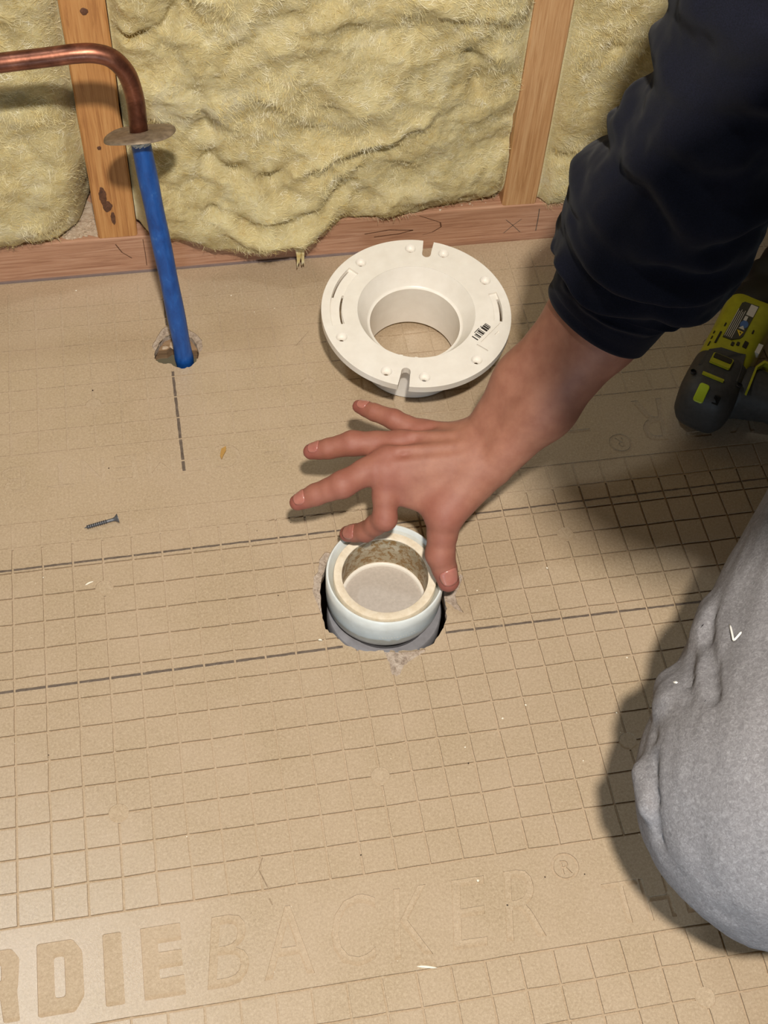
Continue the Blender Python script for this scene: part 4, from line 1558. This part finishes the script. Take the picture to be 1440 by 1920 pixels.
for i in range(k): F.append((i, (i + 1) % k, k + (i + 1) % k, k + i))
o = obj('lime_trim', V, F, M_lime, drill)
bm = bmesh.new(); bm.from_mesh(o.data); bmesh.ops.recalc_face_normals(bm, faces=bm.faces); bm.to_mesh(o.data); bm.free()
V, F = lathe([(0.22, 0.05), (0.2, 0.1), (0.001, 0.1)], 20)
tr = obj('direction_switch', *box(0, 1, 0, 1, 0, 1), M_labelwhite, drill)
tr.data.clear_geometry(); V = [dl(s, t, z) for z in (0.7, 0.93) for s, t in ((2.25, 0.82), (2.75, 0.82), (2.75, 1.02), (2.25, 1.02))]
tr.data.from_pydata([tuple((np.array(v) - np.array(drill.location) / S) * S) for v in V], [], [(0, 1, 2, 3)[::-1], (4, 5, 6, 7), (0, 1, 5, 4), (1, 2, 6, 5), (2, 3, 7, 6), (3, 0, 4, 7)])
tr.data.update()
V = [dl(s, t, z) for z in (-1.18, 1.1) for s, t in ((-0.6, 4.9), (2.9, 4.9), (2.9, 6.9), (-0.6, 6.9))]
o = obj('battery', V, [(0, 1, 2, 3)[::-1], (4, 5, 6, 7), (0, 1, 5, 4), (1, 2, 6, 5), (2, 3, 7, 6), (3, 0, 4, 7)], M_black, drill)
bevel(o, 0.2, 3)

# ------------------------------------------------------------------ grey screw lying on the board
p0 = np.array([2.43, 13.49, 0.07]); p1 = np.array([3.61, 13.71, 0.12])
d = p1 - p0; L = np.linalg.norm(d); d /= L
scr = empty('screw', (3.0, 13.6, 0), 'single grey countersunk screw lying on the board at left above the long drawn line', 'screw')
prof = [(0.0, 0.001), (0.10, 0.03)]
z = 0.10
while z < 0.80:
    prof += [(z, 0.056), (z + 0.022, 0.085), (z + 0.045, 0.056)]; z += 0.072
prof += [(0.82, 0.055), (1.02, 0.06), (1.08, 0.075), (1.16, 0.14), (1.19, 0.165), (1.205, 0.165)]
u = np.cross(d, [0, 0, 1]); u /= np.linalg.norm(u); w = np.cross(u, d)
V = []; F = []; n = 16
for zz, r_ in prof:
    for k in range(n):
        a = 2 * math.pi * k / n; V.append(p0 + d * zz + (u * math.cos(a) + w * math.sin(a)) * r_)
for i in range(len(prof) - 1):
    for k in range(n): F.append((i * n + k, i * n + (k + 1) % n, (i + 1) * n + (k + 1) % n, (i + 1) * n + k))
F.append(tuple((len(prof) - 1) * n + k for k in range(n)))
o = obj('shank', V, F, M_steel, scr, smooth=True); sharp(o, 30)
hd = p0 + d * 1.207
V = []; F = []
for a in (0, 90):
    c, s_ = math.cos(math.radians(a + 20)), math.sin(math.radians(a + 20))
    e1 = u * c + w * s_; e2 = -u * s_ + w * c; k = len(V)
    V += [hd + e1 * .09 + e2 * .02, hd - e1 * .09 + e2 * .02, hd - e1 * .09 - e2 * .02, hd + e1 * .09 - e2 * .02]
    F.append((k, k + 1, k + 2, k + 3))
obj('cross_recess', V, F, M_black, scr)

# ------------------------------------------------------------------ bits of debris lying on the board
V = [(8.05, 16.33, 0.01), (8.17, 16.36, 0.02), (8.22, 16.22, 0.03), (8.10, 15.98, 0.03), (7.98, 15.86, 0.01), (7.98, 16.08, 0.02)]
V = [(7.36, 16.02, .005), (7.44, 16.32, .005), (7.62, 16.42, .005), (7.60, 16.22, .005), (7.50, 16.05, .005), (7.40, 15.85, .005)]
top = [(x, y, 0.05) for x, y, _ in V]
o = obj('wood_chip', V + top, [(6, 7, 8, 9, 10, 11)[::-1]] + [(k, (k + 1) % 6, 6 + (k + 1) % 6, 6 + k)[::-1] for k in range(6)], M_tan, loc=(7.5, 16.1, 0))
bm = bmesh.new(); bm.from_mesh(o.data); bmesh.ops.recalc_face_normals(bm, faces=bm.faces); bm.to_mesh(o.data); bm.free()
tag(o, 'small tan leaf-shaped chip lying right of the short drawn line', 'chip')


def sliver(name, a, b, w, label, m=M_white):
    a = np.array([*a, 0.012]); b = np.array([*b, 0.012])
    c = (a + b) / 2 + [0, 0, .03]
    V, F = tube(spline([a, c, b], 6), [w * .3, w, w * 1.1, w, w * .8, w * .2], 7)
    o = obj(name, V, F, m, loc=tuple((a + b) / 2), smooth=True)
    tag(o, label, 'debris', 'white slivers on the board')


sliver('white_sliver', (11.05, -2.86), (11.62, -3.0), 0.035, 'thin white sliver lying below the embossed letter K')
sliver('white_sliver', (2.36, 11.2), (2.66, 11.32), 0.03, 'thin white sliver lying below the grey screw')
sliver('white_sliver', (9.78, 8.02), (9.92, 7.98), 0.03, 'tiny white sliver lying left of the large floor hole')
rnd = random.Random(77)
wp = []; dp = []
for x, y in ((16.05, 4.7), (13.8, 3.55), (17.4, 2.55), (15.2, 4.35), (4.95, 1.95), (1.0, 11.7), (18.9, 4.0), (19.8, 5.9), (10.2, 23.0), (8.6, 23.9), (6.6, 24.6), (2.6, 24.9), (21.5, 24.9), (18.0, 9.7), (15.4, 9.15), (13.3, -0.7), (20.5, -0.3), (12.9, 14.2), (9.4, 22.9)):
    wp.append(crumb((x, y, 0.015), rnd.uniform(.02, .04), int(x * 10), .6))
for k in range(110):
    wp.append(crumb((rnd.uniform(-1, 24), rnd.uniform(-5, 25), 0.006), rnd.uniform(.006, .014), k, .6))
for x, y in ((8.7, 9.9), (13.8, 3.0), (15.3, -0.9), (14.0, -1.55), (10.0, 0.6), (8.3, 12.6), (9.5, 12.8), (3.4, 16.0), (3.0, 19.7), (1.0, 5.2), (16.5, -1.0)):
    dp.append(crumb((x, y, 0.01), rnd.uniform(.018, .03), int(x * 10) + 3, .6))
o = obj('white_specks', *merge(*wp), M_white, loc=(12, 8, 0)); tag(o, 'tiny white specks of dust scattered over the board', 'debris', kind='stuff')
o = obj('dark_specks', *merge(*dp), M_dark, loc=(10, 8, 0)); tag(o, 'tiny dark specks of dirt scattered over the board', 'debris', kind='stuff')

# ------------------------------------------------------------------ the person: hand, arm, clothes
person = empty('person', (30, 6, 0), 'person in navy sweatshirt and grey sweatpants reaching down to grip the white coupling', 'person')
HAND = dict(
    index=[(12.42, 11.46, 4.15), (12.28, 10.46, 3.05), (11.72, 10.70, 2.05), (11.20, 11.06, 1.50)],
    middle=[(12.58, 11.86, 4.30), (10.97, 11.20, 4.15), (10.12, 11.24, 3.70), (9.55, 11.28, 3.33)],
    ring=[(13.10, 12.42, 4.30), (11.52, 12.69, 4.30), (10.77, 12.80, 4.00), (10.22, 12.96, 3.73)],
    pinky=[(13.85, 13.00, 4.05), (13.05, 13.58, 4.20), (12.48, 14.04, 4.10), (12.06, 14.48, 3.93)],
    thumb=[(15.10, 10.90, 4.00), (14.16, 10.15, 3.45), (13.96, 9.36, 2.25), (14.20, 8.82, 1.42)])
RADII = dict(index=[.48, .38, .32, .25], middle=[.50, .42, .335, .24], ring=[.47, .39, .315, .235], pinky=[.41, .32, .27, .205], thumb=[.68, .57, .45, .34])
FD = Field((8.9, 7.8, 0.8), (22.2, 16.2, 14.2), 0.06)
W0 = np.array([15.75, 11.60, 4.55]); CUF = np.array([18.87, 12.75, 9.0]); ELB = np.array([19.95, 12.64, 13.0])
dF = (CUF - W0) / np.linalg.norm(CUF - W0)
wv = np.array([-0.15, 1.0, 0.1]); wv -= dF * (wv @ dF); wv /= np.linalg.norm(wv)
# forearm: two bones side by side
for s_ in (-1, 1):
    FD.cone(W0 + wv * 0.46 * s_, W0 + (CUF - W0) * 0.45 + wv * .55 * s_, 0.74, 0.95, .5)
    FD.cone(W0 + (CUF - W0) * 0.45 + wv * .55 * s_, CUF + wv * .46 * s_, 0.95, 1.08, .6)
    FD.cone(CUF + wv * .46 * s_, ELB + wv * .4 * s_, 1.08, 1.2, .6)
# palm: the metacarpals
bases = dict(index=(15.25, 11.22, 4.40), middle=(15.35, 11.58, 4.50), ring=(15.40, 11.95, 4.48), pinky=(15.35, 12.30, 4.35))
for f in ('index', 'middle', 'ring', 'pinky'):
    b = np.array(bases[f]); m0 = np.array(HAND[f][0])
    FD.cone(W0 * .55 + b * .45, b, .62, .60, .4)
    FD.cone(b, m0 + [0.1, 0, -0.06], .58 if f != 'pinky' else .50, RADII[f][0] + .03, .34)
# fleshy underside of the palm
FD.cone((15.0, 11.6, 4.0), (13.2, 12.0, 3.85), .55, .45, .5)
FD.cone((15.1, 12.4, 3.95), (14.0, 12.9, 3.8), .50, .40, .45)
# thumb base and the web to the index finger
FD.cone((15.55, 11.15, 4.15), HAND['thumb'][1], .66, .55, .45)
FD.cone((14.35, 10.55, 3.65), (13.0, 11.15, 3.85), .36, .30, .5)
FD.cone((14.6, 10.9, 3.8), (13.4, 11.5, 3.95), .42, .36, .5)
FD.cone((14.2, 10.35, 3.45), (12.75, 10.95, 3.50), .34, .28, .4)
for f, J in HAND.items():
    r = RADII[f]
    k = .18 if f != 'thumb' else .22
    if f == 'thumb':
        FD.cone(J[0], J[1], r[0], r[1], .4)
    for a in range(0 if f != 'thumb' else 1, 3):
        A_, B_ = np.array(J[a]), np.array(J[a + 1])
        mid = (A_ + B_) / 2
        rm = (r[a] + r[a + 1]) / 2 * (0.96 if a < 2 else 1.0)
        FD.cone(A_, mid, r[a], rm, k if a else .22)
        FD.cone(mid, B_, rm, r[a + 1], .12)
    # pad of the fingertip
    A_, B_ = np.array(J[2]), np.array(J[3])
    FD.cone(A_ * .45 + B_ * .55, B_, r[3] * 1.12, r[3] * 1.02, .1)
# knuckle domes
for f, up in (('index', .10), ('middle', .06), ('ring', .04), ('pinky', .04)):
    m0 = np.array(HAND[f][0]); FD.cone(m0 + [.02, 0, up], m0 + [.14, 0, up], RADII[f][0] * .82, RADII[f][0] * .78, .22)
# tendons on the back of the hand
for f in ('index', 'middle', 'ring', 'pinky'):
    b = np.array(bases[f]) + [-.2, 0, .50]; m0 = np.array(HAND[f][0]) + [.35, 0, RADII[f][0] - .02]
    FD.cone(b, m0, .07, .09, .22)
# valleys between the knuckles
def lerp(a, b, t): return np.array(a) * (1 - t) + np.array(b) * t
for f, g in (('index', 'middle'), ('middle', 'ring'), ('ring', 'pinky')):
    p = lerp(HAND[f][0], HAND[g][0], .5) + [0.05, 0, .42]
    FD.groove(p + [-.3, 0, -.1], p + [.55, 0, .06], .07, .16)
# skin folds at the finger joints
def perp_fold(J, i, n, depth, width, up):
    a, b, c = np.array(J[i - 1]), np.array(J[i]), np.array(J[min(i + 1, len(J) - 1)])
    ax = (c - a) / np.linalg.norm(c - a)
    up = np.array(up, float); up -= ax * (up @ ax); up /= np.linalg.norm(up)
    sd = np.cross(ax, up)
    for k in range(n):
        off = (k - (n - 1) / 2) * .10
        r = RD[i] * .96
        q = [b + ax * off + (up * math.cos(t) + sd * math.sin(t)) * r for t in (-.75, -.25, .25, .75)]
        for p1_, p2_ in zip(q, q[1:]): FD.groove(p1_, p2_, depth, width)
UPS = dict(index=(-.2, -.75, .6), middle=(0, -.25, 1), ring=(0, 0, 1), pinky=(0, .1, 1), thumb=(.45, -.75, .5))
for f, J in HAND.items():
    RD = RADII[f]
    if f != 'thumb': perp_fold(J, 1, 3, .022, .035, UPS[f])
    perp_fold(J, 2, 3 if f == 'thumb' else 2, .022 if f == 'thumb' else .016, .032, UPS[f])
# wrist crease on the thumb side
FD.groove((15.35, 10.75, 4.5), (15.95, 10.95, 4.9), .05, .12)
HV, HF = FD.mesh()
# head, neck and upper arm in the sleeve, continued coarsely out of the picture
FB = Field((10.5, -8.5, 10.5), (30, 16, 37), 0.22)
FB.cone((20.0, 12.6, 12.8), (21.0, 12.1, 22.6), 1.5, 1.9, .3)
FB.cone((21.0, 12.1, 22.6), (24.5, 5, 25.5), 1.9, 2.4, .6)
FB.cone((24.5, 4, 25.0), (19.2, -0.5, 29.2), 2.3, 2.2, .8)
HC = np.array([16.6, -2.2, 31.0]); fw = np.array([-.55, .45, -.70]); fw /= np.linalg.norm(fw); uph = np.array([-.55, -.45, .70]); uph -= fw * (uph @ fw); uph /= np.linalg.norm(uph); sdh = np.cross(fw, uph)
FB.cone(HC - fw * .6 + uph * .6, HC + fw * .4 + uph * .4, 3.4, 3.1, .8)
FB.cone(HC + fw * 1.0 - uph * 1.2, HC + fw * 1.7 - uph * 3.0, 2.5, 1.6, .8)
FB.cone(HC + fw * 3.2 - uph * .2, HC + fw * 4.0 - uph * 1.4, .35, .55, .4)
for s_ in (-1, 1):
    FB.cone(HC + sdh * s_ * 3.0 - uph * .2, HC + sdh * s_ * 3.1 - uph * 1.4, .45, .35, .25)
    FB.cone(HC + fw * 3.45 + sdh * s_ * 1.25 + uph * .1, HC + fw * 3.45 + sdh * s_ * 1.3 + uph * .1, .35, .35, .35, sub=True)
    FB.cone(HC + fw * 3.0 + sdh * s_ * 1.25 + uph * .05, HC + fw * 3.0 + sdh * s_ * 1.3 + uph * .05, .48, .48, .1)
FB.groove(HC + fw * 3.3 - uph * 2.6 - sdh * .9, HC + fw * 3.3 - uph * 2.6 + sdh * .9, .25, .2)
BV, BF = FB.mesh()
body = obj('body', np.vstack([HV, BV]), np.vstack([HF, BF + len(HV)]), M_skin, person, smooth=True)
body['label'] = 'bare right forearm and hand with spread fingers'
flush = np.zeros(len(HV) + len(BV))
for f, J in HAND.items():
    for i, wgt, rr_ in ((3, .85, .45), (2, .4, .35), (1, .45, .40), (0, .45, .5)):
        if f == 'thumb' and i == 0: continue
        q = np.linalg.norm(HV - np.array(J[i]), axis=1)
        flush[:len(HV)] = np.maximum(flush[:len(HV)], wgt * np.exp(-(np.maximum(q - RADII[f][i], 0) / rr_) ** 2))
    for a in range(3):
        A_, B_ = np.array(J[a]), np.array(J[a + 1]); dd = B_ - A_
        t = np.clip(((HV - A_) @ dd) / (dd @ dd), 0, 1); q = np.linalg.norm(HV - A_ - t[:, None] * dd, axis=1)
        flush[:len(HV)] = np.maximum(flush[:len(HV)], .35 * np.exp(-(np.maximum(q - RADII[f][a], 0) / .3) ** 2) * (0 if f == 'thumb' and a == 0 else 1))
at_ = body.data.attributes.new('flush', 'FLOAT', 'POINT')
at_.data.foreach_set('value', flush.astype(np.float32))


def nail(f, up, t0, t1, half, lift=0.012):
    J = HAND[f]; A_, B_ = np.array(J[2]), np.array(J[3]); ax = B_ - A_; L = np.linalg.norm(ax); ax /= L
    up = np.array(up, float); up -= ax * (up @ ax); up /= np.linalg.norm(up); sd = np.cross(ax, up)
    r2, r3 = RADII[f][2], RADII[f][3]
    nu, nv = 9, 9; V = []; F = []
    for i in range(nu):
        u = -1 + 2 * i / (nu - 1)
        for j in range(nv):
            v = -1 + 2 * j / (nv - 1)
            # squircle outline
            uu = u * math.sqrt(max(0, 1 - .38 * v * v)); vv = v * math.sqrt(max(0, 1 - .38 * u * u))
            t = (t0 + t1) / 2 + (t1 - t0) / 2 * uu
            a = half * vv
            dr = up * math.cos(a) + sd * math.sin(a)
            r = 0.08
            while r < 0.8 and FD.at(A_ + ax * L * t + dr * r) < 0: r += 0.01
            V.append(A_ + ax * L * t + dr * (max(r, 0.10) + lift))
    for i in range(nu - 1):
        for j in range(nv - 1): F.append((i * nv + j, (i + 1) * nv + j, (i + 1) * nv + j + 1, i * nv + j + 1))
    o = obj('fingernail', V, F, M_nail, body, smooth=True)
    bm = bmesh.new(); bm.from_mesh(o.data)
    bmesh.ops.recalc_face_normals(bm, faces=bm.faces)
    bmesh.ops.solidify(bm, geom=list(bm.faces), thickness=0.02 * S)
    bm.to_mesh(o.data); bm.free()


nail('index', (-.45, -.25, .9), .30, .98, .95, .012)
nail('middle', (-.2, -.1, 1), .35, 1.02, .9, .012)
nail('ring', (-.2, .1, 1), .35, 1.02, .9, .012)
nail('pinky', (-.2, .3, 1), .35, 1.02, .9, .012)
nail('thumb', (.16, -.75, .45), .42, 1.02, .9, .012)

# hair
FH = Field((10.5, -8.5, 25), (24, 6, 37), 0.2)
FH.cone(HC - fw * .9 + uph * .95, HC + fw * .1 + uph * .9, 3.5, 3.2, .6)
FH.cone(HC - fw * 2.0 - uph * .2, HC - fw * 1.6 - uph * 1.6, 2.2, 1.6, .8)
hv, hf = FH.mesh()
obj('hair', hv, hf, M_hair, body, smooth=True)

# --- sweatshirt: the bunched sleeve and the torso
sctrl = [(18.82, 12.72, 9.02, 1.76), (19.10, 12.82, 9.52, 1.82), (19.40, 12.92, 10.3, 1.98), (19.70, 12.95, 11.2, 2.42), (20.02, 12.66, 13.0, 2.72), (20.20, 12.30, 15.0, 2.40), (20.42, 12.15, 17.0, 2.12), (20.68, 12.02, 19.5, 2.15), (21.1, 12.0, 22.0, 2.5), (22.2, 11.0, 24.0, 3.0)]
NS = 230; NA = 150
sp = spline(sctrl, NS)
P_, R_ = sp[:, :3], sp[:, 3]
cum = np.concatenate([[0], np.cumsum(np.linalg.norm(np.diff(P_, axis=0), axis=1))])
T_, N_, B_ = frame_along(P_)
# a stable frame: N toward the camera side (-Y), B to the left of the picture
N_ = np.array([0, -1.0, 0]) - T_ * (T_ @ np.array([0, -1.0, 0]))[:, None]; N_ /= np.linalg.norm(N_, axis=1)[:, None]
B_ = np.cross(T_, N_)
FOLDS = [  # position along the sleeve, height, width, skew, phase
    (1.35, .24, .24, .16, 0.9), (1.95, .22, .26, .36, 1.5), (2.75, .32, .34, .50, 0.7), (3.9, .36, .42, .66, 0.2), (5.2, .34, .46, .75, 0.4), (6.6, .30, .46, .55, -.5), (8.0, .32, .5, .6, -.2), (9.8, .28, .5, .5, .2), (11.6, .28, .6, .5, .2)]
V = []
for i in range(NS):
    s = cum[i]
    for k in range(NA):
        a = 2 * math.pi * k / NA
        r = R_[i]
        for s0, amp, wd, skew, ph in FOLDS:
            c0 = s0 + skew * math.cos(a - ph) + .55 * fbm(math.cos(a) * 1.1 + s0, math.sin(a) * 1.1, s0 * 3.7, 2)
            g = (s - c0) / wd
            am = amp * min(1.15, max(0.15, 0.75 + 1.2 * fbm(math.cos(a) * 1.0 + 5 * s0, math.sin(a) * 1.0, 1.7, 2))) * sm(0.85, 1.35, s)
            if abs(g) < 4:
                r += am * math.exp(-g * g) - .55 * am * math.exp(-((g + 1.45) / .7) ** 2)
        fade = sm(.8, 1.7, s)
        r += fade * (.16 * fbm(math.cos(a) * 1.5, math.sin(a) * 1.5, s * .55, 3) + .03 * fbm(math.cos(a) * 5, math.sin(a) * 5, s * 2, 2))
        if s < .12: r -= .10 * (1 - s / .12) ** 2
        V.append(P_[i] + r * (math.cos(a) * N_[i] + math.sin(a) * B_[i]))
F = []
for i in range(NS - 1):
    for k in range(NA): F.append((i * NA + k, i * NA + (k + 1) % NA, (i + 1) * NA + (k + 1) % NA, (i + 1) * NA + k))
# turned-in hem
k0 = len(V)
for k in range(NA):
    a = 2 * math.pi * k / NA
    V.append(P_[6] + 1.58 * (math.cos(a) * N_[6] + math.sin(a) * B_[6]))
for k in range(NA): F.append((k0 + k, k0 + (k + 1) % NA, (k + 1) % NA, k))
F.append(tuple((NS - 1) * NA + k for k in range(NA)))
sleeve = obj('sweatshirt_sleeve', V, F, M_navy, person, smooth=True)
sleeve['label'] = 'bunched navy sweatshirt sleeve pushed up the forearm'
FT = Field((18, -12, 4), (44, 20, 33), 0.3)
FT.cone((22.0, 11.2, 23.6), (27.5, -5.0, 24.5), 3.1, 3.3, 1.5)
FT.cone((26.0, 3.6, 22.0), (34.5, 7.0, 10.0), 5.4, 5.8, 2.0)
FT.cone((25.0, 3.8, 25.0), (24.0, 3.2, 26.6), 3.0, 2.6, 1.0)
tv, tf = FT.mesh()
obj('sweatshirt_torso', tv, tf, M_navy, person, smooth=True)

# --- sweatpants: the near bent knee, thigh and shin, the other leg out of the picture
FP = Field((14, -9, 0.2), (42, 22, 17), 0.13)
KN = np.array([20.0, -2.25, 7.7])
FP.cone(KN, (29.0, 7.6, 9.5), 3.72, 4.5, .8)
FP.cone(KN + [.5, .2, .2], KN + [2.2, 1.0, -1.0], 3.45, 3.2, .8)
FP.cone(KN + [1.6, .9, -1.2], (26.5, 1.5, 3.4), 3.0, 2.3, .8)
FP.cone((29.0, 7.6, 9.5), (35, 8, 9), 4.5, 5.4, 1.5)
FP.cone((34, 9, 9), (31.5, 17.5, 12.0), 4.6, 3.6, 1.2)
FP.cone((31.5, 17.5, 11.5), (36, 16.5, 3.0), 3.2, 2.4, 1.0)
# folds pulled toward the knee
FP.cone((19.55, 2.75, 8.3), (19.0, 1.9, 8.9), .35, .45, .5)
FP.cone((17.95, 1.0, 7.9), (17.5, 0.2, 8.6), .35, .40, .5)
FP.cone((16.42, -1.2, 8.0), (16.35, -2.2, 8.2), .22, .30, .35)
for pl, dep, wd in (([(19.1, 2.2, 9.3), (18.7, 1.5, 9.4), (18.27, .46, 9.86), (17.93, -.52, 10.18)], .20, .16), ([(18.32, 1.3, 8.9), (17.9, .4, 9.3), (17.63, -.3, 9.55)], .14, .14),
                    ([(16.6, -1.2, 8.75), (16.36, -2.2, 8.5), (16.38, -3.0, 7.95)], .22, .13), ([(17.3, .1, 8.2), (16.9, -.7, 8.6)], .12, .15)):
    for a_, b_ in zip(pl, pl[1:]): FP.groove(a_, b_, dep, wd)
pv, pf = FP.mesh()
# cloth relief: wrinkles along the leg
n_ = np.zeros_like(pv)
fn = np.cross(pv[pf[:, 2]] - pv[pf[:, 0]], pv[pf[:, 3]] - pv[pf[:, 1]])
for k in range(4): np.add.at(n_, pf[:, k], fn)
n_ /= np.linalg.norm(n_, axis=1)[:, None] + 1e-9
ax = np.array([9.0, 9.85, 1.8]); ax /= np.linalg.norm(ax)
near = np.where(pv[:, 0] < 27)[0]
for k in near:
    p = pv[k]; al = (p - KN) @ ax
    q = p - ax * al
    d = .16 * fbm(q[0] * .35 + al * .14, q[1] * .35, q[2] * .35 + 4, 3) + .05 * fbm(q[0] * 1.3 + al * .4, q[1] * 1.3, q[2] * 1.3, 3)
    pv[k] = p + n_[k] * d
pants = obj('sweatpants', pv, pf, M_heather, person, smooth=True)
pants['label'] = 'heather grey sweatpants over a bent knee'

# bits of white lint on the knee
def lint(name, pts, w, m=M_thread):
    o = obj(name, *tube(spline(pts, 8), [w * .5] + [w] * 6 + [w * .5], 7), m, pants, smooth=True)
    o['label'] = 'white lint stuck to the cloth'


lint('lint', [(19.05, 1.44, 10.06), (18.93, 1.05, 10.24), (18.88, .86, 10.30)], .028)
lint('lint', [(18.88, .86, 10.30), (18.98, .92, 10.38), (19.09, 1.0, 10.44)], .03)
lint('lint', [(17.70, .84, 8.42), (17.66, .70, 8.72), (17.66, .56, 9.0)], .05)

# small scratches scuffed into the board
for k, pl in enumerate([[(7.1, 0.97), (6.97, 0.66), (6.82, 0.49)], [(6.96, 0.6), (7.05, 0.33), (7.17, -0.01)], [(7.15, -0.28), (7.22, -0.48)], [(6.82, 0.49), (6.61, 0.33), (6.43, 0.2)], [(3.41, 3.05), (3.64, 3.08)], [(3.43, 2.92), (3.64, 2.94)], [(11.35, 21.62), (10.78, 20.96)], [(10.74, 20.97), (10.65, 20.87)]]):
    V = []; F = []
    q = random.Random(k)
    for (x, y) in pl:
        w = q.uniform(.008, .02)
        V += [(x - w, y - w * .4, 0.004), (x + w, y + w * .4, 0.004)]
    for i in range(len(pl) - 1): F.append((2 * i, 2 * i + 1, 2 * i + 3, 2 * i + 2))
    o = obj('scuff', V, F, M_scuff, floor)

# shoes under the bent legs
M_shoe = plain('dark_shoe', (48, 44, 42), 0.7, var=(34, 31, 30), scale=5)
for heel, toe in (((28.6, 3.3), (25.6, 0.6)), ((37.5, 16.8), (33.6, 17.6))):
    FS = Field((22, -4, -0.2), (41, 21, 5), 0.16)
    h_ = np.array([*heel, 1.25]); t_ = np.array([*toe, 1.0])
    FS.cone(h_, t_, 1.25, 1.0, .4); FS.cone(h_ + [0, 0, .6], h_ + [0, 0, 2.2], 1.2, 1.3, .5)
    sv, sf = FS.mesh()
    sv[:, 2] = np.maximum(sv[:, 2], 0.01)
    obj('shoe', sv, sf, M_shoe, person, smooth=True)
